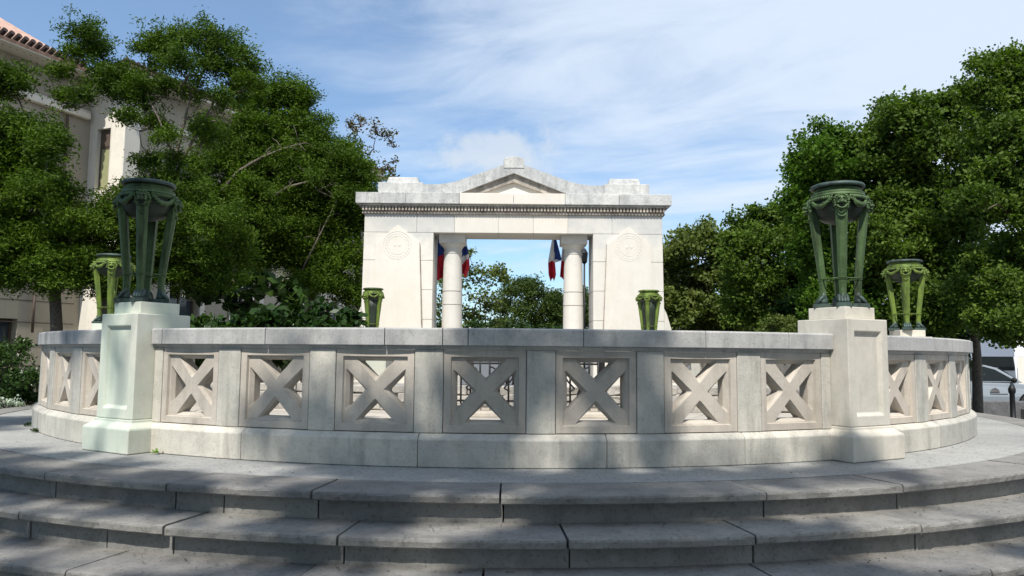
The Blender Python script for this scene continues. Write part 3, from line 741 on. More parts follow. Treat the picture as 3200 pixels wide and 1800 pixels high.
def tiles(bm):
    z=H+.12
    x=-14.0
    while x<-OV-.1: bmesh.ops.create_cone(bm,segments=8,radius1=.085,radius2=.075,depth=.5,cap_ends=True,matrix=Matrix.Translation((x,1.56-OV+.12,z+.06))@Matrix.Rotation(R(90-28),4,'X')); x+=.21
    x=-OV
    while x<BL: bmesh.ops.create_cone(bm,segments=8,radius1=.085,radius2=.075,depth=.5,cap_ends=True,matrix=Matrix.Translation((x,-OV+.12,z+.04))@Matrix.Rotation(R(90-22),4,'X')); x+=.21
    y=-OV
    while y<1.6: bmesh.ops.create_cone(bm,segments=8,radius1=.085,radius2=.075,depth=.5,cap_ends=True,matrix=Matrix.Translation((-OV+.12,y,z+.04))@Matrix.Rotation(R(90-22),4,'Y')); y+=.21
bpart('eave_tiles',tiles,M_['tiled'])
def grooves(bm):
    # ashlar joints on the lower storey as thin proud bands
    for z in(.55,1.2,1.85,2.5,3.15,3.8): box(bm,-14,-.2,1.545,1.559,z,z+.02)
bpart('stone_joints',grooves,M_['frame'])
bpart('drainpipe',lambda bm:(tube(bm,[(-.9,1.45,4.6),(-.9,1.45,9.15)],.045,8),tube(bm,[(-1.6,1.45,2.2),(-1.6,1.45,3.9)],.04,8)),M_['frame'])

# ------------------------------------------------------------------ foliage
def leaf_mesh(pts,L,Wd,seed,up=.0,curl=.0):
    """pts Nx3: one small kite shaped leaf at each"""
    g=np.random.default_rng(seed); n=len(pts)
    d=g.normal(size=(n,3)); d[:,2]*=.8; d/=np.linalg.norm(d,axis=1)[:,None]
    e=g.normal(size=(n,3)); e[:,2]+=up
    e-=d*(e*d).sum(1)[:,None]; e/=np.linalg.norm(e,axis=1)[:,None]
    e2=np.cross(d,e)
    ll=(L*g.uniform(.65,1.3,n))[:,None]; ww=(Wd*g.uniform(.7,1.25,n))[:,None]
    v=np.empty((n,4,3)); v[:,0]=pts-d*ll*.5; v[:,1]=pts+e2*ww*.5+d*ll*.05; v[:,2]=pts+d*ll*.5; v[:,3]=pts-e2*ww*.5+d*ll*.05
    me=bpy.data.meshes.new('foliage'); me.vertices.add(n*4); me.loops.add(n*4); me.polygons.add(n)
    me.vertices.foreach_set('co',v.reshape(-1).astype(np.float32)); me.loops.foreach_set('vertex_index',np.arange(n*4,dtype=np.int32))
    me.polygons.foreach_set('loop_start',np.arange(0,n*4,4,dtype=np.int32)); me.polygons.foreach_set('loop_total',np.full(n,4,dtype=np.int32))
    me.update(calc_edges=True); me.validate(); return me
def clump_points(cl,dens,sprig_r,per,g,shell=.45,flat=.75):
    """cl: list (centre, radius). sprigs scattered through each clump, more near its skin"""
    P_=[];S_=[]
    cl=list(cl)
    for c_,r in list(cl):      # small tufts round the edge break up the outline
        for _ in range(3):
            d=g.normal(size=3); d/=np.linalg.norm(d); cl.append((tuple(np.array(c_)+d*r*g.uniform(.8,1.12)*np.array([1,1,flat])),r*g.uniform(.22,.42)))
    for c_,r in cl:
        n=max(4,int(dens*r*r)); d=g.normal(size=(n,3)); d/=np.linalg.norm(d,axis=1)[:,None]
        rad=r*(shell+(1-shell)*g.random(n)**.6)*(1+.18*np.sin(d[:,0]*5+d[:,2]*4+c_[0]*7)+g.normal(size=n)*.07) if shell>.2 else r*np.minimum(1.35,np.sqrt(g.chisquare(3,n))*.46)*(1+.28*np.sin(d[:,0]*6+c_[1]*9)*np.sin(d[:,2]*5+c_[0]*7))
        s_=np.array(c_)+d*rad[:,None]*np.array([1,1,flat]); S_.append(s_)
        k=g.integers(int(per*.6),int(per*1.4),n)
        base=np.repeat(s_,k,axis=0); P_.append(base+g.normal(size=base.shape)*sprig_r*.5*np.array([1,1,.7]))
    return np.concatenate(P_),np.concatenate(S_)
def tree(name,label,cat,base,trunk_top,trunk_r,clumps,mat,L,Wd,dens,sprig_r,per,seed,group=None,bark='bark',shell=.45,flat=.75,twigs=.25,lean=0,stems=1,extra=()):
    """clumps: list of (Vector,radius) in world space"""
    g=np.random.default_rng(seed); r3=random.Random(seed)
    root=empty(name,base,0,label,cat,group); B=Vector(base)
    cl=[((c_-B),r) for c_,r in clumps]
    pts,spr=clump_points([(tuple(c_),r) for c_,r in cl],dens,sprig_r,per,g,shell,flat)
    me=leaf_mesh(pts,L,Wd,seed); link('crown',me,mat,root)
    bm=bmesh.new(); T=Vector(trunk_top)-B
    def crooked(a,b,r0,r1,n=6,j=.08):
        ps=[];ln=(b-a).length
        for i in range(n+1):
            t=i/n; q=a.lerp(b,t); 
            if 0<i<n: q+=Vector([r3.uniform(-1,1)*ln*j for _ in range(3)])
            q.z-=math.sin(t*PI)*ln*.05
            ps.append(q)
        tube(bm,ps,[r0+(r1-r0)*(i/n)**.8 for i in range(n+1)],7); return ps
    for k in range(stems):
        off=Vector((r3.uniform(-.3,.3),r3.uniform(-.2,.2),0))*(k>0)
        tube(bm,[off*1.0+Vector((0,0,-.02)),off+T*.12,off+T*.5+Vector((r3.uniform(-.1,.1),0,0)),T],[trunk_r*1.5,trunk_r*1.05,trunk_r*.85,trunk_r*.65],9)
    nodes=[T]
    for c_,r in sorted(cl,key=lambda q:(q[0]-T).length):
        p0=min(nodes,key=lambda q:(q-c_).length+.35*(q-T).length)
        rr_=max(.015,trunk_r*.42*min(1,r/.9)); ps=crooked(p0,c_,rr_,rr_*.35); nodes+=ps[2:]
    if twigs:
        sel=spr[g.random(len(spr))<twigs]; nd=np.array([tuple(q) for q in nodes])
        for s_ in sel:
            i=np.argmin(((nd-s_)**2).sum(1)); crooked(Vector(nd[i]),Vector(s_),.012,.004,3,.1)
    for (Yb,line,r0) in extra:
        q=[P(x,y,Yb)-B for x,y in line]; tube(bm,q,[r0*(1-.75*i/(len(q)-1)) for i in range(len(q))],7)
        for i in range(1,len(q)):
            for _ in range(3): e=q[i]+Vector((r3.uniform(-.5,.6),r3.uniform(-.2,.3),r3.uniform(-.3,.5))); tube(bm,[q[i],q[i].lerp(e,.5)+Vector((0,0,.05)),e],[r0*.3,r0*.2,.003],5)
    fin('trunk',bm,M_[bark],root,recalc=False)
    return root
def fillp(poly,n,r0,r1,seed):
    r3=random.Random(seed); out=[]; xs=[p[0] for p in poly]; ys=[p[1] for p in poly]
    while len(out)<n:
        x=r3.uniform(min(xs),max(xs)); y=r3.uniform(min(ys),max(ys)); ins=False; j=len(poly)-1
        for i in range(len(poly)):
            if (poly[i][1]>y)!=(poly[j][1]>y) and x<(poly[j][0]-poly[i][0])*(y-poly[i][1])/(poly[j][1]-poly[i][1])+poly[i][0]: ins=not ins
            j=i
        if ins: out.append((x,y,r3.uniform(r0,r1)))
    return out
def C(Y,*lst,sc_=1,dY=.6,seed=1):
    r3=random.Random(seed*7+int(Y*10)); out=[]
    for it in lst:
        x,y,r=it[:3]; d=it[3] if len(it)>3 else r3.uniform(-dY,dY); p=P(x,y,Y+d); out.append((p,r*(Y+d)/1880))
    return out
M_['lf1']=leafmat('feathery_leaf',(.036,.072,.006),(.088,.148,.012),.32,rough=.65)
M_['lf2']=leafmat('broad_leaf',(.050,.090,.012),(.118,.182,.028),.34)
M_['lf3']=leafmat('olive_leaf',(.065,.095,.02),(.14,.175,.045),.30)
M_['lf4']=leafmat('dark_glossy_leaf',(.016,.040,.010),(.045,.085,.018),.15,rough=.3)
M_['lf5']=leafmat('autumn_leaf',(.08,.07,.02),(.16,.11,.03),.25)
M_['lf6']=leafmat('pine_leaf',(.035,.060,.012),(.08,.12,.025),.25)
M_['lf7']=leafmat('bright_leaf',(.045,.095,.010),(.10,.19,.02),.35)

# left trees
cl=C(14.5,(-30,190,70),(30,205,55),(-10,320,80),(75,320,60),(30,400,80),(120,360,55),(120,430,48),(0,500,90),(100,490,80),(160,490,40),(30,610,90),(130,590,80),(120,680,70),(30,690,55),(190,650,60),(-60,420,90),(-70,600,90),(200,560,50),*fillp([(-20,420),(100,450),(220,520),(260,690),(60,720),(-30,690)],14,35,55,1),seed=2)
b=P(150,800,14.8); tree('feathery_tree','feathery leaved tree at the far left edge, its crown hanging over the beige wall','tree',(b.x,14.8,GZ),P(130,560,14.8),.13,cl,M_['lf1'],.085,.030,260,.20,48,101,'feathery trees before the building',shell=.1,flat=.75,twigs=.05)
cl=C(15.2,(205,80,42),(240,110,50),(190,130,30),(395,105,50),(450,95,52),(520,95,55),(580,120,52),(625,150,35),(600,185,40),(530,160,50),(450,160,50),(400,150,35),(300,190,60),(255,200,44),(350,225,55),(205,240,24),(320,285,26),(330,235,40),(385,300,36),(420,345,30),(400,450,50),(330,480,45),(260,510,45),(480,460,50),(350,540,80),(450,550,80),(260,600,75),(540,560,70),(350,650,70),(460,640,60),(230,690,60),(140,170,25),(520,330,45),(290,720,45),(170,250,24),(440,400,24),(500,400,30),(380,410,30),(600,225,38),(640,200,28),(560,250,32),(480,225,36),(420,215,30),*fillp([(210,500),(380,480),(470,450),(620,520),(600,690),(400,720),(230,720)],22,35,55,2),seed=3)
b=P(225,800,15.4); tree('feathery_tree','tall feathery tree with open forked crown above the large left brazier','tree',(b.x,15.4,GZ),P(330,520,15.4),.17,cl,M_['lf1'],.080,.028,240,.18,48,102,'feathery trees before the building',shell=.1,flat=.72,twigs=.06,bark='barkl',extra=[(15.3,[(400,640),(420,500),(440,400),(465,300),(480,240)],.065),(15.3,[(425,480),(470,380),(520,290),(560,220)],.045),(15.2,[(440,400),(400,300),(370,240)],.03)])
cl=C(19.9,(640,255,45),(700,235,60),(745,250,50),(620,320,60),(700,320,75),(780,320,60),(560,380,60),(640,410,80),(730,420,90),(820,390,70),(870,400,60),(900,460,55),(820,480,80),(560,480,80),(650,520,90),(750,540,90),(850,560,75),(895,540,45),(580,600,80),(690,630,80),(790,640,80),(870,650,60),(620,690,45),(880,740,50),(820,710,50),(520,320,40),(750,700,45),*fillp([(560,400),(640,330),(850,390),(920,470),(900,690),(640,690),(550,600)],30,35,60,3),seed=4,dY=.7)
b=P(830,820,20.1); tree('feathery_tree','dense feathery tree leaning towards the left pylon of the monument','tree',(b.x,20.1,GZ),P(760,600,20.1),.16,cl,M_['lf1'],.095,.034,230,.22,48,103,'feathery trees before the building',shell=.1,flat=.78,twigs=.05,bark='barkl',extra=[(18.9,[(560,480),(600,430),(660,395),(710,375),(752,362)],.05),(18.9,[(670,505),(725,470),(782,455),(800,480),(845,500)],.04),(19.0,[(760,680),(800,600),(830,540),(860,480)],.03)])
# twiggy, nearly bare tree beyond
cl=C(21,(870,300,30),(905,320,35),(950,340,30),(880,360,35),(930,390,30),(975,345,22),(975,410,22),(985,435,15),seed=5,dY=.3)
b=P(900,820,21); tree('bare_tree','thin half bare tree with brown tips showing behind the left pylon tree','tree',(b.x,21,GZ),P(900,480,21),.12,cl,M_['lf5'],.10,.05,45,.14,7,104,shell=.3,flat=1,twigs=.9)
# broad glossy shrubs below the left trees
for i,(x,lab) in enumerate(((520,'glossy dark shrub just right of the large left pedestal'),(640,'glossy dark shrub in the middle of the row under the left trees'),(760,'glossy dark shrub under the leaning feathery tree'),(830,'glossy dark shrub nearest the left pylon'))):
    r3=random.Random(i); cl=C(13.9,*[(x+r3.uniform(-60,50),r3.uniform(800,900),r3.uniform(24,38)) for _ in range(13)],seed=i+10)
    b=P(x,850,14); tree('glossy_shrub',lab,'shrub',(b.x,14,GZ),P(x,850,14),.03,cl,M_['lf4'],.17,.10,60,.2,16,110+i,'glossy shrubs under the left trees',shell=.1,flat=.9,twigs=.2,stems=3)
# big hanging leaves near the wall
cl=C(17.6,(490,690,25),(520,720,30),(560,740,22),(700,740,28),(660,700,30),(740,745,20),(600,760,18),seed=6,dY=.2)
b=P(600,850,17.8); tree('large_leaf_tree','tree with a few large dark leaves hanging before the building windows','tree',(b.x,17.8,GZ),P(590,640,17.8),.06,cl,M_['lf4'],.34,.2,50,.3,5,115,shell=.2,twigs=.5)
# hedge left
cl=C(11.6,(-10,900,50),(40,890,45),(20,950,50),(70,930,40),(75,980,35),(10,990,40),(-40,950,60),(95,950,30),(50,1000,30),seed=7,dY=.4)
b=P(30,1000,11.6); tree('hedge_bush','dark green bush at the far left edge before the beige wall','bush',(b.x,11.6,GZ),P(30,960,11.6),.03,cl,M_['lf4'],.06,.035,170,.12,34,120,shell=.1,stems=3)
cl=C(10.9,(5,1010,16),(30,1012,16),(48,1018,10),(-20,1015,18),seed=8,dY=.1)
b=P(20,1040,10.9); fb=tree('flowering_plant','low plant with small pale flowers at the foot of the dark bush','plant',(b.x,10.9,GZ),P(20,1035,10.9),.01,cl,leafmat('pale_flower',(.35,.42,.40),(.5,.55,.52),.2),.04,.03,300,.06,12,121,shell=.2,stems=3)

# right trees
cl=C(24,(1700,610,40),(1750,600,42),(1800,610,36),(1690,680,50),(1760,690,60),(1830,690,50),(1700,770,55),(1780,780,60),(1850,780,50),(1820,640,40),(1660,650,30),(1660,740,35),seed=9)
b=P(1750,880,24.2); tree('broadleaf_tree','small rounded olive tinted tree right beside the right pylon','tree',(b.x,24.2,GZ),P(1755,760,24.2),.13,cl,M_['lf3'],.15,.09,100,.28,34,130,'broadleaf trees right of the monument',shell=.1,twigs=.02,flat=.9)
cl=C(20.5,(1870,560,35),(1920,550,40),(1965,545,35),(1850,610,40),(1910,620,60),(1980,610,55),(1880,690,60),(1960,700,65),(1860,770,50),(1950,790,60),(2030,680,50),(2030,770,50),(2000,560,35),seed=10)
b=P(1930,880,20.7); tree('broadleaf_tree','mid green tree between the olive tinted one and the large right brazier','tree',(b.x,20.7,GZ),P(1930,740,20.7),.13,cl,M_['lf2'],.11,.07,150,.26,38,131,'broadleaf trees right of the monument',shell=.1,twigs=.02,flat=.9)
cl=C(17.5,(2090,350,50),(2050,385,50),(2140,375,45),(2030,440,50),(2090,440,65),(2160,430,50),(2010,500,40),(2050,540,60),(2130,520,70),(2190,500,55),(2100,610,70),(2180,620,65),(2040,640,50),(2110,710,70),(2200,720,60),(2060,760,55),(2150,800,55),(2010,420,30),seed=11)
b=P(2110,900,17.7); tree('broadleaf_tree','bright topped tree rising behind the large right brazier','tree',(b.x,17.7,GZ),P(2110,700,17.7),.15,cl,M_['lf7'],.10,.062,200,.24,42,132,'broadleaf trees right of the monument',shell=.1,twigs=.02,flat=.9)
cl=C(16.8,(2230,300,45),(2280,275,50),(2340,270,50),(2400,280,48),(2210,360,55),(2290,360,70),(2370,360,65),(2440,370,50),(2240,450,65),(2330,460,75),(2420,460,65),(2250,550,70),(2350,560,75),(2440,560,60),(2270,650,65),(2360,660,70),(2450,660,60),(2300,740,55),(2390,750,60),(2460,760,45),(2200,420,40),(2220,600,60),(2240,700,50),(2410,795,34),(2370,800,40),(2320,800,40),(2270,790,40),seed=12)
b=P(2455,930,17.0); tree('broadleaf_tree','large dark leaved tree with slim trunk standing behind the smaller right brazier','tree',(b.x,17.0,GZ),P(2440,700,17.0),.11,cl,M_['lf2'],.10,.062,220,.24,44,133,'broadleaf trees right of the monument',shell=.1,twigs=.02,flat=.9)
cl=C(14.0,(2490,160,42),(2540,165,50),(2580,180,60),(2470,230,50),(2540,250,70),(2610,260,70),(2500,330,70),(2590,350,80),(2560,440,70),(2490,430,50),(2620,450,60),(2540,520,50),(2600,560,60),(2540,620,45),(2590,650,60),(2560,720,50),(2500,700,35),(2590,780,50),(2540,800,35),(2460,650,28),(2430,720,30),(2660,300,90),(2660,500,90),(2660,650,80),(2440,500,35),(2520,825,30),(2575,838,34),(2470,800,26),seed=13)
b=P(2720,900,14.2); tree('broadleaf_tree','tallest tree reaching up at the right edge of the view over the car','tree',(b.x,14.2,GZ),P(2660,600,14.2),.16,cl,M_['lf2'],.085,.055,230,.2,46,134,'broadleaf trees right of the monument',shell=.1,twigs=.02,flat=.9)
cl=C(24,*fillp([(2380,640),(2640,620),(2660,800),(2540,830),(2390,800)],16,45,65,9),seed=33)
b=P(2560,960,24.3); tree('broadleaf_tree','farther tree over the parked hatchback, its crown behind the slim trunk','tree',(b.x+2.5,24.3,GZ),P(2600,740,24.3),.13,cl,M_['lf2'],.15,.09,90,.28,34,136,'broadleaf trees right of the monument',shell=.1,twigs=.02)
cl=C(15.5,(1970,805,26),(1945,815,24),(2000,820,24),(1925,835,22),(2020,840,22),(1975,850,30),seed=14,dY=.2)
b=P(1970,880,15.5); tree('round_bush','small round olive bush behind the coping, left of the large right pedestal','bush',(b.x,15.5,GZ),P(1970,860,15.5),.03,cl,M_['lf3'],.06,.035,200,.12,30,135,shell=.1,stems=3)
# dark understorey along the right and centre so that the far ground does not show
for i,(x0,x1,Y,lab) in enumerate(((1680,1980,26,'clipped dark hedge behind the small right hand trees'),(1990,2440,19.5,'clipped dark hedge behind the large right hand trees'))):
    r3=random.Random(50+i); cl=C(Y,*[(x0+(x1-x0)*r3.random(),r3.uniform(720,905),r3.uniform(30,48)) for _ in range(34)],seed=20+i,dY=.5)
    b=P((x0+x1)/2,900,Y); tree('dark_hedge',lab,'hedge',(b.x,Y,GZ),P((x0+x1)/2,880,Y),.05,cl,M_['lf4'],.12,.07,70,.22,34,140+i,shell=.1,stems=3,twigs=.03)
# through the opening
cl=C(26,(1180,640,16),(1195,680,26),(1225,700,28),(1250,680,16),(1200,750,40),(1250,760,34),(1180,800,40),(1240,810,40),(1150,700,26),(1130,780,36),(1115,720,30),(1265,700,12),seed=15)
b=P(1190,880,26); tree('sparse_tree','loose brown tipped tree seen in the opening beside the left hand column','tree',(b.x,26,GZ),P(1190,790,26),.10,cl,M_['lf3'],.12,.08,60,.22,13,150,shell=.3,twigs=.5,flat=1)
cl=C(30,(1290,725,28),(1320,715,26),(1350,725,28),(1270,770,34),(1330,775,40),(1385,775,30),(1300,820,36),(1370,820,36),(1400,750,16),(1260,830,34),(1420,800,30),seed=16)
b=P(1330,890,30); tree('pine_tree','dark rounded pine seen in the middle of the monument opening','tree',(b.x,30,GZ),P(1330,820,30),.16,cl,M_['lf6'],.12,.05,110,.3,46,151,shell=.3)
cl=C(34,(1378,745,12),(1380,770,14),(1410,790,30),(1445,790,34),(1480,800,40),(1500,760,30),(1470,740,20),(1440,830,40),(1400,830,30),seed=17)
b=P(1440,890,34); tree('pine_tree','lower pine showing left of and behind the right hand column','tree',(b.x,34,GZ),P(1440,830,34),.14,cl,M_['lf6'],.13,.055,110,.3,44,152,shell=.3)
cl=C(22,*[(1100+i*34,840+((i*7)%3)*14,40) for i in range(12)],seed=18)
b=P(1280,900,22); tree('dark_hedge','low dark hedge right behind the monument opening','hedge',(b.x,22,GZ),P(1280,880,22),.05,cl,M_['lf4'],.10,.06,110,.2,34,153,shell=.1,stems=3)

# unseen trees beside and behind the viewer: crowns laid out to shade the steps
SUN_EL=R(54); SUN_AZ=R(12)     # azimuth: degrees left of straight behind the viewer
sd=Vector((-math.sin(SUN_AZ)*math.cos(SUN_EL),-math.cos(SUN_AZ)*math.cos(SUN_EL),math.sin(SUN_EL)))
def shade(px,py,h): # point above (px,py) along the sun direction at height h
    k=h/sd.z; return Vector((px+sd.x*k,py+sd.y*k,h))
r3=random.Random(77)
SH=[]
for (x,y,rr_,h) in SHADE if 'SHADE' in globals() else [(0,0,0,0)]: pass
# sunny gaps the photograph shows on terrace, steps and balustrade: (x, y, half width, half depth) where the sun reaches the ground
GAPS=[(-2.4,6.45,.6,.4),(-3.15,6.6,.35,.5),(-4.2,7.3,.35,.35),(-4.9,8.3,.3,.5),(-3.9,6.7,.2,.25),(-1.0,6.2,.32,.12),(-.6,5.97,.14,.1),(.2,5.62,.32,.16),
 (1.4,5.8,.5,.1),(2.1,6.0,.4,.2),(2.75,6.5,.6,.6),(3.8,7.4,1,.9),(4.8,8.5,1,1.2),(-2.6,5.65,.55,.1),(1.75,4.75,.25,.2),(3.7,6.2,.6,.4),(4.7,5.9,.6,.4),
 (-3.3,4.95,.4,.12),(-4.4,6.3,.5,.12),(-5.1,7.0,.5,.15),(-1.3,4.78,.25,.08),(-1.75,4.55,.3,.08),(-2.7,4.3,.45,.1),(-.12,4.27,.2,.08),(-2.2,3.85,.45,.12),(-.8,3.65,.25,.08),
 (2.15,4.6,.5,.1),(2.4,4.25,.5,.1),(2.8,3.95,.4,.12),(3.4,5.1,.5,.15),(-3.4,3.9,.3,.1),(.9,5.1,.25,.06),(-1.9,5.35,.35,.06)]
def spots_for(x0,x1,seed):
    r3=random.Random(seed); out=[]; y=-1.5
    while y<9.2:
        near=y>3.0; st=.42 if near else .85; x=x0+r3.uniform(0,st)
        while x<x1:
            px_,py_=x+r3.uniform(-.3,.3)*st,y+r3.uniform(-.3,.3)*st
            lim=6.4 if -2<px_<2.2 else (9.2 if px_<=-2 else 5.7)
            if py_<lim and not any(((px_-a)/(c_+.22))**2+((py_-b)/(d+.22))**2<1 for a,b,c_,d in GAPS):
                out.append((px_,py_,.34 if near else 1.0,r3.uniform(13,16)))
            x+=st
        y+=st
    return out
def canopy(name,label,base,spots,seed,low=()):
    cl=[(shade(x,y,h),r) for (x,y,r,h) in spots]+[(Vector((x,y,z)),r) for (x,y,z,r) in low]*2  # low clumps are added, out of view, to darken the risers
    c0=sum((c_ for c_,_ in cl),Vector())/len(cl)
    tree('plane_tree',label,'tree',(base[0],base[1],GZ),Vector((base[0]*.7+c0.x*.3,base[1]*.7+c0.y*.3,8.5)),.2,cl,M_['lf2'],.17,.13,30,.20,12,seed,'plane trees behind the viewer',shell=.1,flat=.6,twigs=0)
canopy('plane_tree','tall plane tree behind the viewer whose crown shades the middle of the steps',(-1.5,-9.5),spots_for(-2,2.2,1),201,[(-3,-9,4,2.2),(0,-9.5,3,2.2),(3,-9,4,2.2),(-1.5,-9.5,7,2.4),(2,-9.5,7,2.4),(0,-9.5,10,2.4)])
canopy('plane_tree','plane tree left of the viewer whose crown dapples the left steps',(-8,-7.5),spots_for(-8.5,-2,2),202,[(-6,-9,4,2.3),(-9,-7,4,2.4),(-11.5,-4,4,2.4),(-7,-8.5,7,2.4),(-10.5,-6,7.5,2.5)])
canopy('plane_tree','plane tree right of the viewer whose crown dapples the right steps',(8,-8),spots_for(2.2,8,3),203,[(6,-9,4,2.3),(9,-7,4,2.4),(11.5,-4,4,2.4),(7,-8.5,7,2.4),(10.5,-6,7.5,2.5)])

# ------------------------------------------------------------------ right background: car, van, tent, wall
def wheel(parent,x,y,z,r,w):
    bm=bmesh.new(); bmesh.ops.create_cone(bm,segments=32,radius1=r,radius2=r,depth=w,cap_ends=True,matrix=Matrix.Translation((x,y,z))@Matrix.Rotation(PI/2,4,'X'))
    o=fin('wheel',bm,M_['tyre'],parent,bevel=.03)
    bm=bmesh.new()
    for s_ in(-1,1): bmesh.ops.create_cone(bm,segments=24,radius1=r*.66,radius2=r*.6,depth=.03,cap_ends=True,matrix=Matrix.Translation((x,y+s_*(w/2+.008),z))@Matrix.Rotation(PI/2,4,'X'))
    fin('rim',bm,M_['rim'],o)
def car(label,loc,rz):
    root=empty('parked_car',loc,rz,label,'car'); W=.86
    # side outline of the body below the glass, nose towards +x
    low=[(-2.0,.30),(-2.05,.55),(-2.0,.82),(-1.95,.93),(-1.2,.97),(0,.95),(.95,.93),(1.55,.86),(1.93,.74),(2.05,.58),(2.06,.36),(1.98,.22),(1.72,.20)]
    arch=lambda cx_:[(cx_+.36*math.cos(t),.30+.36*math.sin(t)) for t in [i*PI/10 for i in range(11)]]
    pts=low+[(1.66,.2)]+arch(1.28)+[(.9,.19),(-.86,.19)]+arch(-1.24)+[(-1.62,.22),(-1.9,.24)]
    bm=bmesh.new(); prism(bm,pts,-W,W)
    for v in bm.verts:
        k=1-.10*max(0,(v.co.z-.55))/.4-.05*max(0,abs(v.co.x)-1.5); v.co.y*=k
    fin('body',bm,M_['car'],root,bevel=.04,seg=3)
    # greenhouse
    bm=bmesh.new(); gp=[(-1.9,.95),(-1.72,1.30),(-1.45,1.44),(-.6,1.50),(.1,1.47),(.45,1.38),(1.12,.95)]
    a=[bm.verts.new((x,-(W-.08-(z-.95)*.28),z)) for x,z in gp]; b=[bm.verts.new((x,(W-.08-(z-.95)*.28),z)) for x,z in gp]
    n=len(gp); bm.faces.new(a); bm.faces.new(b[::-1])
    for i in range(n): bm.faces.new((a[i],b[i],b[(i+1)%n],a[(i+1)%n]))
    fin('cabin',bm,M_['car'],root,bevel=.03,seg=2)
    def sidewin(nm,pp):
        for s_ in(-1,1):
            bm=bmesh.new()
            y=lambda z:s_*(W-.08-(z-.95)*.28+.006)
            v=[bm.verts.new((x,y(z),z)) for x,z in pp]; w=[bm.verts.new((x,y(z)-s_*.004,z)) for x,z in pp]
            bm.faces.new(v); bm.faces.new(w[::-1])
            for i in range(len(pp)): bm.faces.new((v[i],w[i],w[(i+1)%len(pp)],v[(i+1)%len(pp)]))
            fin(nm,bm,M_['carg'],root)
    sidewin('side_window',[(-.38,.99),(-.38,1.44),(.08,1.42),(.38,1.33),(.92,.99)]); sidewin('rear_side_window',[(-1.6,1.0),(-1.5,1.32),(-1.3,1.40),(-.45,1.44),(-.45,.99)])
    bm=bmesh.new(); prism(bm,[(.50,1.375),(.53,1.39),(1.15,.975),(1.12,.965)],-.60,.60); fin('windscreen',bm,M_['carg'],root)
    for s_ in(-1,1):
        bm=bmesh.new(); bmesh.ops.create_icosphere(bm,subdivisions=2,radius=1,matrix=Matrix.Translation((.78,s_*.93,1.03))@Matrix.Diagonal((.07,.12,.075,1))); fin('wing_mirror',bm,M_['dark'],root,True)
        bm=bmesh.new(); bmesh.ops.create_icosphere(bm,subdivisions=2,radius=1,matrix=Matrix.Translation((1.86,s_*.66,.72))@Matrix.Diagonal((.2,.16,.07,1))); fin('headlight',bm,M_['head'],root,True)
        for x in(1.28,-1.24): wheel(root,x,s_*.76,.31,.31,.2)
    bm=bmesh.new()
    for s_ in(-1,1):
        box(bm,-.42,-.41,s_*.862-.002,s_*.862+.002,.3,.93); box(bm,.70,.71,s_*.85-.004,s_*.85+.004,.35,.9); box(bm,-.3,-.14,s_*.845-.006,s_*.845+.006,.83,.86)
    fin('door_seam',bm,M_['dark'],root)
    bm=bmesh.new()
    # dark house shaped badge with a line of text-like bar on the door
    for s_ in(-1,): prism(bm,[(.12,.66),(.40,.66),(.37,.74),(.27,.80),(.17,.75)],s_*.866-.004,s_*.866+.004); box(bm,.12,.62,s_*.866-.004,s_*.866+.004,.60,.625)
    fin('door_badge',bm,M_['dgrey'],root)
    bm=bmesh.new(); box(bm,2.04,2.075,-.5,.5,.40,.62); fin('grille',bm,M_['dark'],root)
    return root
p=P(2444,1008,23.3); car('pale silver blue hatchback parked beyond the slim trunk at the right edge',(p.x,23.3,GZ+.004),R(-6))
# white van behind
p=P(2505,925,33); vn=empty('white_van',(p.x,33,GZ),R(0),'white van parked facing us behind the hatchback','van')
bm=bmesh.new(); box(bm,-1.0,1.0,0,4.5,.35,1.95); fin('body',bm,M_['white'],vn,bevel=.08)
bm=bmesh.new(); prism(bm,[(-.85,1.15),(.85,1.15),(.78,1.80),(-.78,1.80)],-.02,-.003); fin('windscreen',bm,M_['carg'],vn)
bm=bmesh.new(); box(bm,-.8,.8,-.03,-.003,.5,.8); fin('grille',bm,M_['dark'],vn)
bm=bmesh.new()
for x in(-.7,.2): tube(bm,[(x,.5,1.95),(x,.5,2.2)],.025,6)
tube(bm,[(-.9,.5,2.2),(.9,.5,2.2)],.025,6); fin('roof_rack',bm,M_['white'],vn)
for s_ in(-1,1):
    for y in(.8,3.6): wheel(vn,s_*.0+s_*.8,y,.36,.36,.22)
for o in [c_ for c_ in vn.children if c_.name.startswith('wheel')]: o.rotation_euler=(0,0,0)
p=P(2560,895,30); tt=empty('market_tent',(p.x+.75,30.5,GZ),0,'white canvas market tent with pointed roof at the right edge','tent')
bm=bmesh.new()
a=[bm.verts.new(q) for q in((-1.6,-1.6,2.55),(1.6,-1.6,2.55),(1.6,1.6,2.55),(-1.6,1.6,2.55))]; t=bm.verts.new((0,0,3.5)); b=[bm.verts.new((v.co.x*.98,v.co.y*.98,1.75)) for v in a]
for i in range(4): bm.faces.new((a[i],a[(i+1)%4],t)); bm.faces.new((b[i],b[(i+1)%4],a[(i+1)%4],a[i]))
fin('canopy',bm,M_['cloth'],tt,recalc=True)
for x in(-1.55,1.55):
    for y in(-1.55,1.55):
        bm=bmesh.new(); tube(bm,[(x,y,0),(x,y,2.0)],.03,8); fin('leg',bm,M_['white'],tt)
p=P(2500,900,44); fb=empty('far_building',(p.x,44,GZ),0,'pale stone building far off between the slim trunk and the white tent','building')
bm=bmesh.new(); wall_with_openings(bm,-6,14,0,0,4.5,[(-4+i*3,-2.8+i*3,1.2,3.2) for i in range(6)]); fin('wall',bm,M_['bt'],fb)
bm=bmesh.new(); box(bm,-5.9,13.9,.4,5,0,4.4); fin('interior',bm,M_['dark'],fb)
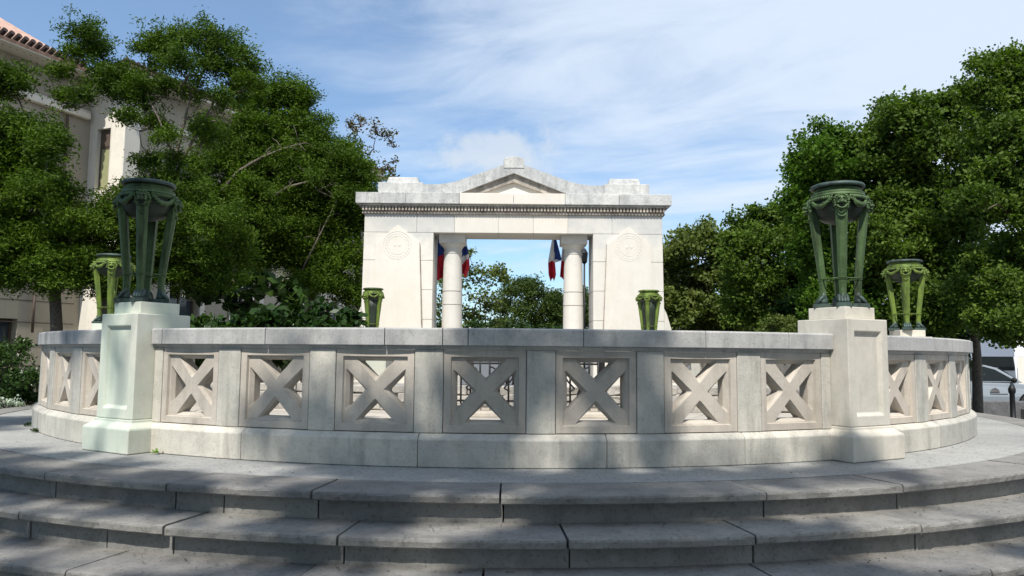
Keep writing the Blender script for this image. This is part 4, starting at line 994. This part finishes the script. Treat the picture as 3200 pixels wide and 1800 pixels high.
bm=bmesh.new(); box(bm,-6.2,14.2,-.3,5.2,4.502,4.8); fin('roof',bm,M_['tile'],fb)
# low dark kerb wall with the slim tree
p=P(2455,1012,20.5); bm=bmesh.new(); box(bm,p.x-2.5,p.x+6,20.2,20.6,GZ,GZ+.52); box(bm,p.x+1.0,p.x+2.2,19.85,20.195,GZ,GZ+.34)
tag(fin('low_wall',bm,M_['dgrey'],bevel=.02),'low dark stone kerb wall before the parked hatchback','wall')
# bollard in front of the car wheel
p=P(2546,990,19.5); bo=empty('bollard',(p.x,19.5,GZ),0,'dark round headed bollard in front of the car wheel','bollard')
bm=bmesh.new(); lathe(bm,[(.11,0),(.11,.08),(.07,.12),(.06,.75),(.085,.80),(.09,.88),(.05,.97),(.01,.99)],16); fin('post',bm,M_['iron'],bo,True)

# planting beds under trees
bm=bmesh.new(); bmesh.ops.create_grid(bm,x_segments=1,y_segments=1,size=1)
for v in bm.verts: v.co=Vector((-9+v.co.x*5.5,19.5+v.co.y*9,GZ+.006))
tag(fin('planting_bed',bm,M_['soil'],recalc=False),kind='structure')
bm=bmesh.new(); bmesh.ops.create_grid(bm,x_segments=1,y_segments=1,size=1)
for v in bm.verts: v.co=Vector((9.5+v.co.x*6,23+v.co.y*7,GZ+.006))
tag(fin('planting_bed',bm,M_['soil'],recalc=False),kind='structure')

# ------------------------------------------------------------------ litter and weeds
g=np.random.default_rng(5); pts=[]
def stepz(r):
    if r<RN[0]: return 0.003
    for k in range(1,5):
        if r<RN[k]: return -k*RISE+.003
    return GZ+.003
for i in range(520):
    a=g.uniform(-46,46); r=g.choice([g.uniform(6.12,7.1),g.uniform(7.12,7.45),g.uniform(7.46,7.8),6.13+abs(g.normal())*.03,7.135+abs(g.normal())*.02,7.46+abs(g.normal())*.02]); q=pol(a,r,stepz(r)+.003); pts.append(tuple(q))
bm=bmesh.new(); r3=random.Random(4)
for q in pts:
    m=Matrix.Translation(q)@Matrix.Rotation(r3.uniform(0,6.3),4,'Z')@Matrix.Rotation(r3.uniform(-.3,.3),4,'X'); L=r3.uniform(.004,.013); w=L*r3.uniform(.3,.7)
    vs=[bm.verts.new(m@Vector(p)) for p in((-L,0,0),(0,w,.003),(L,0,.001),(0,-w,.002))]; bm.faces.new(vs)
tag(fin('fallen_leaves',bm,simple('dry_leaf',(.05,.04,.025),.9,var=.5,scale=30),recalc=False),kind='stuff',label='scattered dry leaf bits and grit on terrace and steps',cat='leaf litter')
p=P(385,1134,5.95)
bm=bmesh.new(); r3=random.Random(8)
for i in range(16):
    a=r3.uniform(0,6.3); L=r3.uniform(.02,.035); b=Vector((r3.uniform(-.03,.03),r3.uniform(-.015,.015),.006+r3.uniform(0,.03)))
    d=Vector((math.cos(a),math.sin(a)*.5,r3.uniform(.1,.8))).normalized()*L; n_=d.cross(Vector((0,0,1))).normalized()*L*.4
    vs=[bm.verts.new(q) for q in(b,b+d*.5+n_,b+d,b+d*.5-n_)]; bm.faces.new(vs)
w=tag(fin('weed',bm,leafmat('weed_leaf',(.12,.24,.02),(.2,.36,.04),.3),recalc=False),'tiny bright green weed at the foot of the balustrade beside the left pedestal','weed')
q=pol(-26.3,6.16,0); w.location=(q.x,q.y,.002)
for i,(a,r,lab) in enumerate(((-57,6.14,'dark moss tuft at the far left foot of the balustrade'),(-50,6.13,'moss tuft in the gap below the left run of the balustrade'))):
    bm=bmesh.new()
    for k in range(60):
        an=r3.uniform(0,6.3); L=r3.uniform(.015,.04); b=Vector((r3.uniform(-.09,.09),r3.uniform(-.03,.03),r3.uniform(0,.015))); d=Vector((math.cos(an),math.sin(an),r3.uniform(.2,1))).normalized()*L; n_=d.cross(Vector((0,0,1))).normalized()*L*.3
        bm.faces.new([bm.verts.new(q) for q in(b,b+d*.5+n_,b+d,b+d*.5-n_)])
    o=tag(fin('moss_tuft',bm,M_['lf4'],recalc=False),lab,'moss','moss tufts at the plinth'); o.location=pol(a,r,.002); o.rotation_euler=(0,0,R(a))

# ------------------------------------------------------------------ sky and sun
w=bpy.data.worlds.new('World'); sc.world=w; w.use_nodes=True; nt=w.node_tree
for n in list(nt.nodes): nt.nodes.remove(n)
out=nt.nodes.new('ShaderNodeOutputWorld'); bg=nt.nodes.new('ShaderNodeBackground'); nt.links.new(bg.outputs[0],out.inputs[0])
sky=nt.nodes.new('ShaderNodeTexSky'); sky.sky_type='NISHITA'; sky.sun_disc=False; sky.sun_elevation=SUN_EL; sky.sun_rotation=math.atan2(sd.x,sd.y)
sky.air_density=1.0; sky.dust_density=.6; sky.ozone_density=2.5
bg.inputs[1].default_value=.10
tc=nt.nodes.new('ShaderNodeTexCoord'); sep=nt.nodes.new('ShaderNodeSeparateXYZ'); nt.links.new(tc.outputs['Generated'],sep.inputs[0])
def math_(op,a,b=None,c_=None):
    n=nt.nodes.new('ShaderNodeMath'); n.operation=op
    for i,v in enumerate((a,b,c_)):
        if v is None: continue
        if hasattr(v,'is_linked'): nt.links.new(v,n.inputs[i])
        else: n.inputs[i].default_value=v
    return n.outputs[0]
# wispy cirrus stretched sideways: noise on the direction projected on a high sheet
inv=math_('DIVIDE',1.0,math_('MAXIMUM',sep.outputs[2],.08))
px=math_('MULTIPLY',sep.outputs[0],inv); py=math_('MULTIPLY',sep.outputs[1],inv)
cmb=nt.nodes.new('ShaderNodeCombineXYZ'); nt.links.new(math_('MULTIPLY',px,.8),cmb.inputs[0]); nt.links.new(math_('MULTIPLY_ADD',px,.35,math_('MULTIPLY',py,1.0)),cmb.inputs[1])
def wn(scale,detail,rough,dist=0):
    n=nt.nodes.new('ShaderNodeTexNoise'); n.inputs['Scale'].default_value=scale; n.inputs['Detail'].default_value=detail; n.inputs['Roughness'].default_value=rough; n.inputs['Distortion'].default_value=dist
    nt.links.new(cmb.outputs[0],n.inputs['Vector']); return n.outputs[0]
n1=wn(.55,5,.55,.4); n2=wn(1.7,8,.62,.6)
base=math_('ADD',math_('MULTIPLY',n1,.85),math_('MULTIPLY',n2,.62))
# veil thickens towards the right of the view (up-right part of the sky)
az=math_('DIVIDE',sep.outputs[0],math_('MAXIMUM',sep.outputs[1],.15))
veil=math_('MULTIPLY_ADD',az,.62,math_('MULTIPLY',sep.outputs[2],.45))
d1=math_('ADD',base,veil)
mr=nt.nodes.new('ShaderNodeMapRange'); mr.interpolation_type='SMOOTHSTEP'; nt.links.new(d1,mr.inputs[0]); mr.inputs[1].default_value=.66; mr.inputs[2].default_value=1.16; mr.inputs[3].default_value=.13; mr.inputs[4].default_value=.92
mx=nt.nodes.new('ShaderNodeMix'); mx.data_type='RGBA'; nt.links.new(mr.outputs[0],mx.inputs[0]); gn=nt.nodes.new('ShaderNodeMix'); gn.data_type='RGBA'; gn.blend_type='MULTIPLY'; gn.inputs[0].default_value=1; nt.links.new(sky.outputs[0],gn.inputs[6]); gn.inputs[7].default_value=(1.02,1.26,1.38,1); nt.links.new(gn.outputs[2],mx.inputs[6]); mx.inputs[7].default_value=(6.3,7.2,8.4,1)
# one low cumulus puff over the monument
cd=P(1250,378,100)-Vector((0,0,EYE)); cd.normalize()
vs=nt.nodes.new('ShaderNodeVectorMath'); vs.operation='SUBTRACT'; nt.links.new(tc.outputs['Generated'],vs.inputs[0]); vs.inputs[1].default_value=cd
vm=nt.nodes.new('ShaderNodeVectorMath'); vm.operation='MULTIPLY'; nt.links.new(vs.outputs[0],vm.inputs[0]); vm.inputs[1].default_value=(1,1,2.3)
vl=nt.nodes.new('ShaderNodeVectorMath'); vl.operation='LENGTH'; nt.links.new(vm.outputs[0],vl.inputs[0])
nn=nt.nodes.new('ShaderNodeTexNoise'); nn.inputs['Scale'].default_value=18; nn.inputs['Detail'].default_value=7; nn.inputs['Roughness'].default_value=.6; nt.links.new(tc.outputs['Generated'],nn.inputs['Vector'])
pf=math_('ADD',math_('MULTIPLY',vl.outputs[1],-10.5),math_('MULTIPLY_ADD',nn.outputs[0],2.2,-.1))
mr3=nt.nodes.new('ShaderNodeMapRange'); mr3.interpolation_type='SMOOTHSTEP'; nt.links.new(pf,mr3.inputs[0]); mr3.inputs[1].default_value=.0; mr3.inputs[2].default_value=.7; mr3.inputs[4].default_value=.75
mx2=nt.nodes.new('ShaderNodeMix'); mx2.data_type='RGBA'; nt.links.new(mr3.outputs[0],mx2.inputs[0]); nt.links.new(mx.outputs[2],mx2.inputs[6]); mx2.inputs[7].default_value=(6.0,6.6,7.3,1)
nt.links.new(mx2.outputs[2],bg.inputs[0])
sl=bpy.data.lights.new('sun','SUN'); sl.energy=5.0; sl.angle=R(.6); sl.color=(1,.955,.88); so=bpy.data.objects.new('sun',sl); COL.objects.link(so)
so.rotation_euler=sd.to_track_quat('Z','Y').to_euler(); so.location=(0,0,30)
vs_=sc.view_settings; vs_.view_transform='Standard'; vs_.look='None'; vs_.gamma=1; vs_.exposure=0.3
sc.cycles.max_bounces=6; sc.cycles.diffuse_bounces=3; sc.cycles.transmission_bounces=4; sc.cycles.transparent_max_bounces=4
